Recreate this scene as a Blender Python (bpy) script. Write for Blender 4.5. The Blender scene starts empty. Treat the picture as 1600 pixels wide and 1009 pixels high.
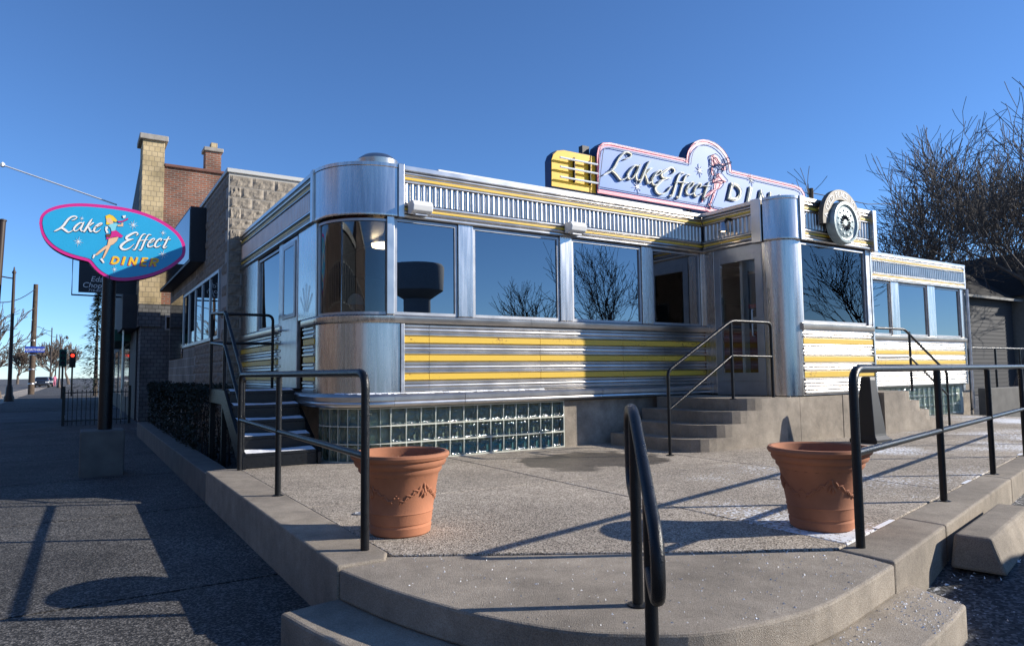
import bpy, math, random
from mathutils import Vector, Matrix, noise
random.seed(7)
S = bpy.context.scene
COL = S.collection
R = math.radians
# ------------------------------------------------------------------ camera
F, CX, CY, H = 1067.0, 800.0, 504.5, 1.05            # focal length in photo pixels, centre, eye height over the patio
def unit(v): return Vector(v).normalized()
xv = 2481.4; yv = 589 - .0115 * (xv - 120)
dY = unit((120 - CX, CY - 589, F)); dX = unit((xv - CX, CY - yv, F)); dX = (dX - dY * dX.dot(dY)).normalized()
dZ = Vector((dY.y * dX.z - dY.z * dX.y, dY.z * dX.x - dY.x * dX.z, dY.x * dX.y - dY.y * dX.x))
if dZ.y < 0: dZ = -dZ
CAM = Vector((0, 0, H))
def ray(px, py):
    c = Vector((px - CX, CY - py, F)); return Vector((dX.dot(c), dY.dot(c), dZ.dot(c)))
def onZ(px, py, z=0): r = ray(px, py); return CAM + r * ((z - H) / r.z)
def onY(px, py, Y): r = ray(px, py); return CAM + r * (Y / r.y)
def onX(px, py, X): r = ray(px, py); return CAM + r * (X / r.x)
def at(px, py, depth): return CAM + ray(px, py) * (depth / F)
cd = bpy.data.cameras.new('camera'); cam = bpy.data.objects.new('camera', cd); COL.objects.link(cam)
cd.sensor_width = 36; cd.lens = 36 * F / 1600; cd.clip_start = .05; cd.clip_end = 3000
cam.matrix_world = Matrix(((dX.x, dX.y, -dX.z, 0), (dY.x, dY.y, -dY.z, 0), (dZ.x, dZ.y, -dZ.z, H), (0, 0, 0, 1)))
S.camera = cam
S.render.resolution_x = 1024; S.render.resolution_y = 645
# ------------------------------------------------------------------ light
SUN_EL, SUN_V = 24.2, Vector((.87, -.49))            # towards the sun, from the rail shadows
w = bpy.data.worlds.new('World'); S.world = w; w.use_nodes = True
nt = w.node_tree; bg = nt.nodes['Background']
sky = nt.nodes.new('ShaderNodeTexSky'); sky.sky_type = 'NISHITA'; sky.sun_disc = False
sky.sun_elevation = R(SUN_EL); sky.sun_rotation = math.atan2(SUN_V.x, SUN_V.y)
sky.altitude = 1700; sky.air_density = 1.0; sky.dust_density = 0; sky.ozone_density = 8
nt.links.new(sky.outputs[0], bg.inputs[0]); bg.inputs[1].default_value = .13
sl = bpy.data.lights.new('sun', 'SUN'); sl.energy = 5.0; sl.angle = R(.53); sl.color = (1, .93, .82)
so = bpy.data.objects.new('sun', sl); COL.objects.link(so)
sv = Vector((SUN_V.x * math.cos(R(SUN_EL)), SUN_V.y * math.cos(R(SUN_EL)), math.sin(R(SUN_EL)))).normalized()
so.rotation_euler = sv.to_track_quat('Z', 'Y').to_euler(); so.location = sv * 40
S.view_settings.view_transform = 'Standard'; S.view_settings.look = 'None'
S.view_settings.exposure = .52; S.view_settings.gamma = 1
# ------------------------------------------------------------------ materials
MATS = {}
def newmat(n):
    m = bpy.data.materials.new(n); m.use_nodes = True; MATS[n] = m
    return m, m.node_tree, m.node_tree.nodes['Principled BSDF']
def nd(t, k, **kw):
    x = t.nodes.new(k)
    for a, b in kw.items(): setattr(x, a, b)
    return x
def plain(n, c, rough=.5, metal=0, var=.0, scale=6, bump=0, bscale=60, coat=0, spec=.5, stretch=None):
    m, t, b = newmat(n)
    b.inputs['Roughness'].default_value = rough; b.inputs['Metallic'].default_value = metal
    b.inputs['Base Color'].default_value = (*c, 1); b.inputs['Coat Weight'].default_value = coat
    b.inputs['Specular IOR Level'].default_value = spec
    tc = nd(t, 'ShaderNodeTexCoord'); mp = nd(t, 'ShaderNodeMapping'); t.links.new(tc.outputs['Object'], mp.inputs[0])
    if stretch: mp.inputs['Scale'].default_value = stretch
    if var:
        nz = nd(t, 'ShaderNodeTexNoise'); nz.inputs['Scale'].default_value = scale; nz.inputs['Detail'].default_value = 6
        t.links.new(mp.outputs[0], nz.inputs[0])
        mr = nd(t, 'ShaderNodeMapRange'); mr.inputs[1].default_value = .3; mr.inputs[2].default_value = .7
        mr.inputs[3].default_value = 1 - var; mr.inputs[4].default_value = 1 + var
        t.links.new(nz.outputs[0], mr.inputs[0])
        mx = nd(t, 'ShaderNodeVectorMath', operation='SCALE'); mx.inputs[0].default_value = c
        t.links.new(mr.outputs[0], mx.inputs['Scale']); t.links.new(mx.outputs[0], b.inputs['Base Color'])
        mr2 = nd(t, 'ShaderNodeMapRange'); mr2.inputs[3].default_value = max(.02, rough - var * .4); mr2.inputs[4].default_value = min(1, rough + var * .4)
        t.links.new(nz.outputs[0], mr2.inputs[0]); t.links.new(mr2.outputs[0], b.inputs['Roughness'])
    if bump:
        n2 = nd(t, 'ShaderNodeTexNoise'); n2.inputs['Scale'].default_value = bscale; n2.inputs['Detail'].default_value = 4
        t.links.new(mp.outputs[0], n2.inputs[0])
        bp = nd(t, 'ShaderNodeBump'); bp.inputs['Strength'].default_value = bump; bp.inputs['Distance'].default_value = .01
        t.links.new(n2.outputs[0], bp.inputs['Height']); t.links.new(bp.outputs[0], b.inputs['Normal'])
    return m
def speckle(n, base, dark, light, scale, frost=0, rough=.85, stain=.25, wet=None):
    """stone chips in a binder, broad stains, optional patches of salt and frost"""
    m, t, b = newmat(n); b.inputs['Roughness'].default_value = rough
    tc = nd(t, 'ShaderNodeTexCoord')
    vo = nd(t, 'ShaderNodeTexVoronoi'); vo.inputs['Scale'].default_value = scale; t.links.new(tc.outputs['Object'], vo.inputs[0])
    sp = nd(t, 'ShaderNodeSeparateColor'); t.links.new(vo.outputs['Color'], sp.inputs[0])
    cr = nd(t, 'ShaderNodeValToRGB'); e = cr.color_ramp
    e.elements[0].color = (*dark, 1); e.elements[1].color = (*light, 1); e.elements[0].position = .08; e.elements[1].position = .97
    x = e.elements.new(.5); x.color = (*base, 1); t.links.new(sp.outputs[0], cr.inputs[0])
    nz = nd(t, 'ShaderNodeTexNoise'); nz.inputs['Scale'].default_value = .9; nz.inputs['Detail'].default_value = 7; t.links.new(tc.outputs['Object'], nz.inputs[0])
    mr = nd(t, 'ShaderNodeMapRange'); mr.inputs[1].default_value = .3; mr.inputs[2].default_value = .7; mr.inputs[3].default_value = 1 - stain; mr.inputs[4].default_value = 1 + stain * .5
    t.links.new(nz.outputs[0], mr.inputs[0])
    mx = nd(t, 'ShaderNodeVectorMath', operation='SCALE'); t.links.new(cr.outputs[0], mx.inputs[0]); t.links.new(mr.outputs[0], mx.inputs['Scale'])
    nb = nd(t, 'ShaderNodeTexNoise'); nb.inputs['Scale'].default_value = 5.5; nb.inputs['Detail'].default_value = 9; nb.inputs['Roughness'].default_value = .65; t.links.new(tc.outputs['Object'], nb.inputs[0])
    mb_ = nd(t, 'ShaderNodeMapRange'); mb_.inputs[1].default_value = .32; mb_.inputs[2].default_value = .62; mb_.inputs[3].default_value = 1 - stain * .75; mb_.inputs[4].default_value = 1.06; t.links.new(nb.outputs[0], mb_.inputs[0])
    m2 = nd(t, 'ShaderNodeVectorMath', operation='SCALE'); t.links.new(mx.outputs[0], m2.inputs[0]); t.links.new(mb_.outputs[0], m2.inputs['Scale'])
    out = m2.outputs[0]
    if wet:                                            # a damp stain with a ragged edge
        mp = nd(t, 'ShaderNodeMapping', vector_type='TEXTURE'); mp.inputs['Location'].default_value = (wet[0], wet[1], 0); mp.inputs['Scale'].default_value = (wet[2], wet[3], 1); t.links.new(tc.outputs['Object'], mp.inputs[0])
        ln = nd(t, 'ShaderNodeVectorMath', operation='LENGTH'); t.links.new(mp.outputs[0], ln.inputs[0])
        wn = nd(t, 'ShaderNodeTexNoise'); wn.inputs['Scale'].default_value = 2.3; wn.inputs['Detail'].default_value = 6; t.links.new(tc.outputs['Object'], wn.inputs[0])
        wa = nd(t, 'ShaderNodeMath', operation='MULTIPLY_ADD'); wa.inputs[1].default_value = 1.3; t.links.new(wn.outputs[0], wa.inputs[0]); t.links.new(ln.outputs['Value'], wa.inputs[2])
        wm = nd(t, 'ShaderNodeMapRange'); wm.inputs[1].default_value = 1.5; wm.inputs[2].default_value = 1.62; wm.inputs[3].default_value = .38; wm.inputs[4].default_value = 1; t.links.new(wa.outputs[0], wm.inputs[0])
        m4 = nd(t, 'ShaderNodeVectorMath', operation='SCALE'); t.links.new(out, m4.inputs[0]); t.links.new(wm.outputs[0], m4.inputs['Scale']); out = m4.outputs[0]
        wr = nd(t, 'ShaderNodeMapRange'); wr.inputs[1].default_value = .38; wr.inputs[2].default_value = 1; wr.inputs[3].default_value = .4; wr.inputs[4].default_value = rough; t.links.new(wm.outputs[0], wr.inputs[0]); t.links.new(wr.outputs[0], b.inputs['Roughness'])
    if frost:
        n3 = nd(t, 'ShaderNodeTexNoise'); n3.inputs['Scale'].default_value = .55; n3.inputs['Detail'].default_value = 3; t.links.new(tc.outputs['Object'], n3.inputs[0])
        n4 = nd(t, 'ShaderNodeTexNoise'); n4.inputs['Scale'].default_value = 34; n4.inputs['Detail'].default_value = 5; t.links.new(tc.outputs['Object'], n4.inputs[0])
        ad = nd(t, 'ShaderNodeMath', operation='MULTIPLY_ADD'); ad.inputs[1].default_value = 1.3; t.links.new(n3.outputs[0], ad.inputs[0]); t.links.new(n4.outputs[0], ad.inputs[2])
        st = nd(t, 'ShaderNodeMapRange'); st.inputs[1].default_value = 1.42 - frost; st.inputs[2].default_value = 1.52 - frost; t.links.new(ad.outputs[0], st.inputs[0])
        mc = nd(t, 'ShaderNodeMix', data_type='RGBA'); mc.inputs['B'].default_value = (.72, .74, .78, 1)
        t.links.new(st.outputs[0], mc.inputs['Factor']); t.links.new(out, mc.inputs['A']); out = mc.outputs['Result']
    t.links.new(out, b.inputs['Base Color'])
    bp = nd(t, 'ShaderNodeBump'); bp.inputs['Strength'].default_value = .5; bp.inputs['Distance'].default_value = .006
    t.links.new(vo.outputs['Distance'], bp.inputs['Height']); t.links.new(bp.outputs[0], b.inputs['Normal'])
    return m
def bricks(n, c1, c2, mortar, axis, bw=.21, bh=.07, ms=.012, extra=None):
    m, t, b = newmat(n); b.inputs['Roughness'].default_value = .9
    tc = nd(t, 'ShaderNodeTexCoord'); se = nd(t, 'ShaderNodeSeparateXYZ'); co = nd(t, 'ShaderNodeCombineXYZ')
    t.links.new(tc.outputs['Object'], se.inputs[0]); t.links.new(se.outputs[axis], co.inputs[0]); t.links.new(se.outputs[2], co.inputs[1])
    br = nd(t, 'ShaderNodeTexBrick'); t.links.new(co.outputs[0], br.inputs[0])
    br.inputs['Color1'].default_value = (*c1, 1); br.inputs['Color2'].default_value = (*c2, 1); br.inputs['Mortar'].default_value = (*mortar, 1)
    br.inputs['Scale'].default_value = 1; br.inputs['Brick Width'].default_value = bw; br.inputs['Row Height'].default_value = bh; br.inputs['Mortar Size'].default_value = ms
    nz = nd(t, 'ShaderNodeTexNoise'); nz.inputs['Scale'].default_value = 1.3; nz.inputs['Detail'].default_value = 8; t.links.new(tc.outputs['Object'], nz.inputs[0])
    mr = nd(t, 'ShaderNodeMapRange'); mr.inputs[1].default_value = .3; mr.inputs[2].default_value = .7; mr.inputs[3].default_value = .6; mr.inputs[4].default_value = 1.3; t.links.new(nz.outputs[0], mr.inputs[0])
    mx = nd(t, 'ShaderNodeVectorMath', operation='SCALE'); t.links.new(br.outputs[0], mx.inputs[0]); t.links.new(mr.outputs[0], mx.inputs['Scale']); t.links.new(mx.outputs[0], b.inputs['Base Color'])
    bp = nd(t, 'ShaderNodeBump'); bp.inputs['Strength'].default_value = .6; bp.inputs['Distance'].default_value = .01; bp.invert = True
    t.links.new(br.outputs['Fac'], bp.inputs['Height']); t.links.new(bp.outputs[0], b.inputs['Normal'])
    return m
def glass(n, tint, ior=1.9, wav=0, wscale=1.2, base=None, rough=0.0):
    """coated window glass: Fresnel mirror over a tinted see-through pane"""
    m, t, b = newmat(n); t.nodes.remove(b); o = t.nodes['Material Output']
    fr = nd(t, 'ShaderNodeFresnel'); fr.inputs[0].default_value = ior
    gl = nd(t, 'ShaderNodeBsdfGlossy'); gl.inputs['Roughness'].default_value = rough; gl.inputs['Color'].default_value = (.9, .95, 1, 1)
    tr = nd(t, 'ShaderNodeBsdfTransparent'); tr.inputs[0].default_value = (*tint, 1)
    mx = nd(t, 'ShaderNodeMixShader'); t.links.new(fr.outputs[0], mx.inputs[0]); t.links.new(tr.outputs[0], mx.inputs[1]); t.links.new(gl.outputs[0], mx.inputs[2])
    t.links.new(mx.outputs[0], o.inputs[0])
    if wav:
        tc = nd(t, 'ShaderNodeTexCoord'); nz = nd(t, 'ShaderNodeTexNoise'); nz.inputs['Scale'].default_value = wscale; nz.inputs['Detail'].default_value = 2
        t.links.new(tc.outputs['Object'], nz.inputs[0]); bp = nd(t, 'ShaderNodeBump'); bp.inputs['Strength'].default_value = wav; bp.inputs['Distance'].default_value = .02
        t.links.new(nz.outputs[0], bp.inputs['Height']); t.links.new(bp.outputs[0], gl.inputs['Normal']); t.links.new(bp.outputs[0], fr.inputs['Normal'])
    return m
plain('steel', (.62, .59, .56), .27, 1, var=.16, scale=5, bump=.06, bscale=7, stretch=(5, 5, .35))
plain('steel_smooth', (.58, .56, .535), .3, 1, var=.12, scale=4, bump=.05, bscale=5, stretch=(1, 1, 1))
plain('steel_dull', (.5, .5, .51), .38, 1, var=.2, scale=8, bump=.05, bscale=9)
plain('aluminium', (.42, .43, .45), .42, .8, var=.1)
def rusty(n, c, rust=(.22, .07, .02)):
    m, t, b = newmat(n); b.inputs['Roughness'].default_value = .42; tc = nd(t, 'ShaderNodeTexCoord')
    a = nd(t, 'ShaderNodeTexNoise'); a.inputs['Scale'].default_value = 2.2; a.inputs['Detail'].default_value = 4; t.links.new(tc.outputs['Object'], a.inputs[0])
    f = nd(t, 'ShaderNodeTexNoise'); f.inputs['Scale'].default_value = 38; f.inputs['Detail'].default_value = 5; t.links.new(tc.outputs['Object'], f.inputs[0])
    ad = nd(t, 'ShaderNodeMath', operation='ADD'); t.links.new(a.outputs[0], ad.inputs[0]); t.links.new(f.outputs[0], ad.inputs[1])
    st = nd(t, 'ShaderNodeMapRange'); st.inputs[1].default_value = 1.20; st.inputs[2].default_value = 1.32; t.links.new(ad.outputs[0], st.inputs[0])
    mx = nd(t, 'ShaderNodeMix', data_type='RGBA'); mx.inputs['A'].default_value = (*c, 1); mx.inputs['B'].default_value = (*rust, 1); t.links.new(st.outputs[0], mx.inputs['Factor']); t.links.new(mx.outputs['Result'], b.inputs['Base Color'])
rusty('yellow_enamel', (.76, .50, .06))
plain('yellow_sign', (.85, .50, .02), .45, 0, var=.06, scale=5)
plain('black_paint', (.008, .009, .011), .3, 0, var=.2, scale=30, bump=.25, bscale=180, spec=.35)
plain('black_plastic', (.012, .012, .013), .45)
plain('terracotta', (.37, .148, .075), .85, 0, var=.28, scale=3, bump=.1, bscale=80)
plain('soil', (.05, .035, .022), .95, 0, var=.4, scale=30, bump=.6, bscale=40)
plain('dry_plant', (.20, .13, .07), .9)
speckle('concrete', (.33, .28, .222), (.25, .21, .165), (.39, .345, .285), 260, frost=-.12, rough=.88, stain=.36)
speckle('concrete_smooth', (.36, .305, .24), (.31, .26, .205), (.41, .355, .29), 200, rough=.85, stain=.45)
plain('concrete_dark', (.12, .115, .105), .85, 0, var=.25, scale=4, bump=.3, bscale=60)
speckle('aggregate', (.36, .305, .245), (.09, .073, .056), (.60, .53, .44), 125, wet=(5.15, 6.45, 1.0, .8))
speckle('aggregate_frost', (.36, .305, .245), (.09, .073, .056), (.60, .53, .44), 125, frost=.16)
speckle('walk', (.042, .040, .038), (.014, .014, .014), (.20, .19, .18), 95, stain=.4)
speckle('asphalt', (.05, .05, .052), (.02, .02, .02), (.15, .15, .15), 60, frost=.05)
speckle('road', (.09, .09, .095), (.05, .05, .05), (.16, .16, .16), 30, frost=.0)
plain('snow', (.82, .84, .88), .7, 0, var=.05, bump=.4, bscale=40)
plain('split_block', (.27, .232, .185), .95, 0, var=.35, scale=9, bump=1.0, bscale=26)
plain('mortar', (.42, .40, .36), .95)
bricks('block_far', (.30, .26, .20), (.24, .21, .17), (.40, .38, .34), 1, .4, .2, .012)
bricks('brick_front', (.30, .105, .055), (.17, .075, .05), (.26, .22, .18), 0)
bricks('brick_side', (.16, .10, .08), (.12, .08, .06), (.15, .13, .12), 1)
bricks('brick_cream', (.55, .43, .25), (.48, .37, .20), (.34, .27, .17), 0, .16, .16, .012)
bricks('brick_grey', (.17, .17, .165), (.13, .13, .13), (.08, .08, .08), 0, .18, .12, .012)
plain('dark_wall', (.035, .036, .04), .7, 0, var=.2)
plain('coping', (.16, .07, .05), .8, 0, var=.2)
plain('stone_cap', (.34, .31, .27), .85, 0, var=.15)
plain('metal_cap', (.55, .54, .50), .5, .3)
glass('window_glass', (.17, .2, .22), 3.0, .03, .9)
glass('clear_glass', (.8, .84, .84), 1.75, .03, .9)
glass('door_glass', (.88, .9, .9), 1.5)
glass('block_glass', (.80, .87, .82), 1.6, 1.0, 22, rough=.08)
plain('grout', (.50, .51, .44), .7, 0, var=.1)
plain('block_back', (.26, .30, .26), .6, 0, var=.5, scale=7)
plain('teal_board', (.05, .25, .33), .7, 0, var=.3, scale=5)
plain('interior', (.10, .085, .075), .8, 0, var=.2)
plain('ceiling_board', (.30, .27, .23), .8)
plain('red_vinyl', (.35, .03, .025), .4)
plain('blue_sign', (.02, .36, .64), .42, var=.03)
plain('magenta', (.62, .02, .24), .42)
plain('white_paint', (.80, .80, .78), .5)
plain('cream', (.66, .63, .48), .45, var=.1, scale=20)
plain('ink', (.01, .012, .02), .5)
plain('navy', (.012, .04, .13), .45, var=.15)
plain('pale_blue', (.115, .24, .56), .5, var=.04)
plain('pink', (.85, .26, .32), .45)
plain('tube_white', (.78, .82, .84), .2)
plain('skin_print', (.78, .50, .30), .5)
plain('hair_print', (.85, .58, .04), .5)
plain('aqua_print', (.22, .62, .72), .5)
plain('brown_print', (.15, .05, .03), .5)
plain('skin', (.38, .22, .15), .55)
plain('grey_knit', (.34, .33, .30), .95, bump=.5, bscale=120)
plain('dark_cloth', (.03, .03, .04), .9)
plain('pink_cloth', (.65, .2, .3), .9)
plain('verdigris', (.36, .43, .43), .45, .35, var=.2, scale=12, bump=.25, bscale=30)
plain('ring_grey', (.14, .125, .105), .5, .2, var=.1)
plain('bark', (.055, .045, .038), .9, 0, var=.3, scale=9, bump=.7, bscale=25)
plain('bark_grey', (.085, .07, .06), .9, 0, var=.3, scale=9, bump=.7, bscale=25)
plain('bark_light', (.13, .10, .08), .9, 0, var=.3, scale=9)
plain('needle', (.012, .025, .016), .8, var=.3, scale=3)
plain('hedge_leaf', (.016, .022, .010), .7, var=.4, scale=7)
plain('siding', (.013, .016, .024), .7, var=.1)
plain('siding_white', (.24, .24, .23), .7, var=.1)
plain('shingle', (.03, .028, .028), .9, var=.3, scale=14)
plain('lamp_pole', (.05, .035, .028), .5, .3)
plain('wood_pole', (.085, .06, .042), .9, var=.3, scale=5)
plain('street_blue', (.02, .06, .38), .45)
plain('green_paint', (.01, .10, .07), .6)
plain('car_dark', (.02, .022, .028), .25, .3, coat=.8)
plain('car_red', (.25, .02, .02), .3, .2, coat=.8)
plain('car_glass', (.01, .012, .014), .05)
plain('rubber', (.012, .012, .012), .8)
plain('wire', (.02, .02, .022), .6)
plain('tower_grey', (.17, .20, .24), .8, var=.1)
plain('pale_wall', (.40, .37, .33), .8, var=.1)
m, t, b = newmat('lamp_lit'); b.inputs['Emission Color'].default_value = (1, .72, .42, 1); b.inputs['Emission Strength'].default_value = 5
m, t, b = newmat('signal_red'); b.inputs['Base Color'].default_value = (.6, .02, .01, 1); b.inputs['Emission Color'].default_value = (1, .06, .03, 1); b.inputs['Emission Strength'].default_value = 1.3
m, t, b = newmat('neon_blue'); b.inputs['Base Color'].default_value = (.1, .1, .8, 1); b.inputs['Emission Color'].default_value = (.18, .16, 1, 1); b.inputs['Emission Strength'].default_value = 1.2
# ------------------------------------------------------------------ helpers
ORG = {}
def tag(o, label=None, cat=None, group=None, kind=None):
    if label: o['label'] = label
    if cat: o['category'] = cat
    if group: o['group'] = group
    if kind: o['kind'] = kind
    return o
def thing(name, loc, label, cat, group=None):
    o = bpy.data.objects.new(name, None); COL.objects.link(o); o.location = loc; o.empty_display_size = .2
    ORG[o.name] = Vector(loc); return tag(o, label, cat, group)
class MB:
    def __init__(s): s.v = []; s.f = []; s.sm = False
    def add(s, vs, fs):
        n = len(s.v); s.v += [tuple(p) for p in vs]; s.f += [tuple(i + n for i in f) for f in fs]; return s
    def box(s, x0, x1, y0, y1, z0, z1):
        return s.add([(x, y, z) for z in (z0, z1) for x, y in ((x0, y0), (x1, y0), (x1, y1), (x0, y1))],
                     [(3, 2, 1, 0), (4, 5, 6, 7), (0, 1, 5, 4), (1, 2, 6, 5), (2, 3, 7, 6), (3, 0, 4, 7)])
    def prism(s, poly, z0, z1):
        n = len(poly)
        return s.add([(*p, z0) for p in poly] + [(*p, z1) for p in poly],
                     [tuple(range(n - 1, -1, -1)), tuple(range(n, 2 * n))] + [(i, (i + 1) % n, n + (i + 1) % n, n + i) for i in range(n)])
    def prismY(s, poly, y0, y1):                      # outline in (x, z), depth along y
        n = len(poly)
        return s.add([(p[0], y0, p[1]) for p in poly] + [(p[0], y1, p[1]) for p in poly],
                     [tuple(range(n)), tuple(range(2 * n - 1, n - 1, -1))] + [(i, n + i, n + (i + 1) % n, (i + 1) % n) for i in range(n)])
    def prismX(s, poly, x0, x1):                      # outline in (y, z), depth along x
        n = len(poly)
        return s.add([(x0, p[0], p[1]) for p in poly] + [(x1, p[0], p[1]) for p in poly],
                     [tuple(range(n)), tuple(range(2 * n - 1, n - 1, -1))] + [(i, n + i, n + (i + 1) % n, (i + 1) % n) for i in range(n)])
    def tube(s, pts, r, n=10, caps=True):
        pts = [Vector(p) for p in pts]; rr = r if isinstance(r, (list, tuple)) else [r] * len(pts)
        up = None; vs = []; fs = []
        for i, p in enumerate(pts):
            d = (pts[min(i + 1, len(pts) - 1)] - pts[max(i - 1, 0)])
            d = d.normalized() if d.length > 1e-9 else Vector((0, 0, 1))
            if up is None: up = Vector((0, 0, 1)) if abs(d.z) < .9 else Vector((1, 0, 0))
            a = d.cross(up)
            a = a.normalized() if a.length > 1e-6 else d.orthogonal().normalized()
            b = a.cross(d).normalized(); up = b
            for k in range(n):
                q = 2 * math.pi * k / n; vs.append(p + (a * math.cos(q) + b * math.sin(q)) * rr[i])
        for i in range(len(pts) - 1):
            for k in range(n): fs.append((i * n + k, i * n + (k + 1) % n, (i + 1) * n + (k + 1) % n, (i + 1) * n + k))
        if caps: fs += [tuple(range(n - 1, -1, -1)), tuple(range((len(pts) - 1) * n, len(pts) * n))]
        s.sm = True; return s.add(vs, fs)
    def lathe(s, prof, c, n=32, ax='z'):
        vs = []; fs = []
        for r, h in prof:
            for k in range(n):
                q = 2 * math.pi * k / n; a, b = r * math.cos(q), r * math.sin(q)
                vs.append((c[0] + a, c[1] + b, c[2] + h) if ax == 'z' else (c[0] + a, c[1] - h, c[2] + b))
        for i in range(len(prof) - 1):
            for k in range(n): fs.append((i * n + k, i * n + (k + 1) % n, (i + 1) * n + (k + 1) % n, (i + 1) * n + k))
        fs += [tuple(range(n - 1, -1, -1)), tuple(range((len(prof) - 1) * n, len(prof) * n))]
        s.sm = True; return s.add(vs, fs)
    def sweep(s, path, prof, caps=True):              # path of (x, y, nx, ny); closed profile of (out, z)
        n = len(prof); vs = []; fs = []
        for x, y, nx, ny in path: vs += [(x + nx * o, y + ny * o, z) for o, z in prof]
        for i in range(len(path) - 1):
            for k in range(n): fs.append((i * n + k, i * n + (k + 1) % n, (i + 1) * n + (k + 1) % n, (i + 1) * n + k))
        if caps: fs += [tuple(range(n - 1, -1, -1)), tuple(range((len(path) - 1) * n, len(path) * n))]
        return s.add(vs, fs)
    def mesh(s, name, mat, off=Vector((0, 0, 0))):
        me = bpy.data.meshes.new(name); me.from_pydata([(a - off.x, b - off.y, c - off.z) for a, b, c in s.v], [], s.f); me.validate()
        import bmesh
        bm = bmesh.new(); bm.from_mesh(me); bmesh.ops.recalc_face_normals(bm, faces=bm.faces); bm.to_mesh(me); bm.free()
        me.materials.append(MATS[mat])
        if s.sm:
            me.polygons.foreach_set('use_smooth', [True] * len(me.polygons)); me.set_sharp_from_angle(angle=R(38))
        return me
    def build(s, name, mat, parent=None, bevel=0):
        off = ORG[parent.name] if parent else Vector((0, 0, 0))
        o = bpy.data.objects.new(name, s.mesh(name, mat, off)); COL.objects.link(o)
        if parent: o.parent = parent
        ORG[o.name] = off.copy()
        if bevel:
            b = o.modifiers.new('bevel', 'BEVEL'); b.width = bevel; b.segments = 2; b.limit_method = 'ANGLE'; b.angle_limit = R(40)
        return o
def place(me, name, parent, loc, rot=(0, 0, 0), scale=(1, 1, 1)):   # a copy sharing mesh data
    o = bpy.data.objects.new(name, me); COL.objects.link(o); o.parent = parent
    o.location = Vector(loc) - (ORG[parent.name] if parent else Vector()); o.rotation_euler = rot; o.scale = scale
    ORG[o.name] = Vector(loc); return o
def struct(mb, name, mat, bevel=0): return tag(mb.build(name, mat, None, bevel), kind='structure')
def fillet(pts, r, n=6):
    """round the corners of a 3D polyline"""
    pts = [Vector(p) for p in pts]; out = [pts[0]]
    for a, b, c in zip(pts, pts[1:], pts[2:]):
        u = (a - b); v = (c - b); d = min(r, u.length * .49, v.length * .49); u.normalize(); v.normalize()
        for k in range(n + 1):
            t_ = k / n; out.append((b + u * d) * (1 - t_) ** 2 + b * 2 * t_ * (1 - t_) + (b + v * d) * t_ ** 2)
    return out + [pts[-1]]
def arc(cx, cy, r, a0, a1, n=14):                      # path points with outward normals
    return [(cx + r * math.cos(R(a0 + (a1 - a0) * k / n)), cy + r * math.sin(R(a0 + (a1 - a0) * k / n)),
             math.cos(R(a0 + (a1 - a0) * k / n)), math.sin(R(a0 + (a1 - a0) * k / n))) for k in range(n + 1)]
def seg(x0, y0, x1, y1, nx, ny): return [(x0, y0, nx, ny), (x1, y1, nx, ny)]
def text2d(body, size=1.0):
    cu = bpy.data.curves.new('txt', 'FONT'); cu.body = body; cu.size = size; cu.align_x = 'CENTER'; cu.resolution_u = 3
    o = bpy.data.objects.new('txt', cu); COL.objects.link(o); bpy.context.view_layer.update()
    me = o.evaluated_get(bpy.context.evaluated_depsgraph_get()).to_mesh()
    vs = [tuple(v.co) for v in me.vertices]; fs = [tuple(p.vertices) for p in me.polygons]
    o.to_mesh_clear(); bpy.data.objects.remove(o); bpy.data.curves.remove(cu); return vs, fs
def smooth(pts, n=4):
    """Catmull-Rom through points of any dimension"""
    P = [pts[0]] + list(pts) + [pts[-1]]; out = []
    for i in range(1, len(P) - 2):
        for k in range(n):
            t_ = k / n; out.append(tuple(.5 * (2 * b + (c - a) * t_ + (2 * a - 5 * b + 4 * c - d) * t_ ** 2 + (3 * b - a - 3 * c + d) * t_ ** 3) for a, b, c, d in zip(P[i - 1], P[i], P[i + 1], P[i + 2])))
    return out + [tuple(pts[-1])]
def ribbon2d(st, sm=True):
    """stroke of (x, y, width) to a polygon outline"""
    p = smooth(st) if sm and len(st) > 2 else list(st); L = []; Rr = []
    for i, (x, y, w_) in enumerate(p):
        a = p[max(i - 1, 0)]; c = p[min(i + 1, len(p) - 1)]; dx, dy = c[0] - a[0], c[1] - a[1]; l = math.hypot(dx, dy) or 1
        L.append((x - dy / l * w_ / 2, y + dx / l * w_ / 2)); Rr.append((x + dy / l * w_ / 2, y - dx / l * w_ / 2))
    return L, Rr
def add_ribbon(mb, st, fn, y0, y1, sm=True):
    """flat letter stroke standing from depth y0 to y1 on the plane; fn maps 2D to (x, z)"""
    L, Rr = ribbon2d(st, sm); n = len(L); L = [fn(*q) for q in L]; Rr = [fn(*q) for q in Rr]
    vs = [(q[0], y1, q[1]) for q in L] + [(q[0], y1, q[1]) for q in Rr] + [(q[0], y0, q[1]) for q in L] + [(q[0], y0, q[1]) for q in Rr]
    fs = []
    for i in range(n - 1): fs += [(i, i + 1, n + i + 1, n + i), (2 * n + i, i, i + 1, 2 * n + i + 1)[::1] if False else (2 * n + i, 2 * n + i + 1, i + 1, i), (3 * n + i + 1, 3 * n + i, n + i, n + i + 1)]
    fs += [(0, n, 3 * n, 2 * n), (n - 1, 2 * n - 1, 4 * n - 1, 3 * n - 1)[::-1]]
    mb.add(vs, fs)
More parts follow.
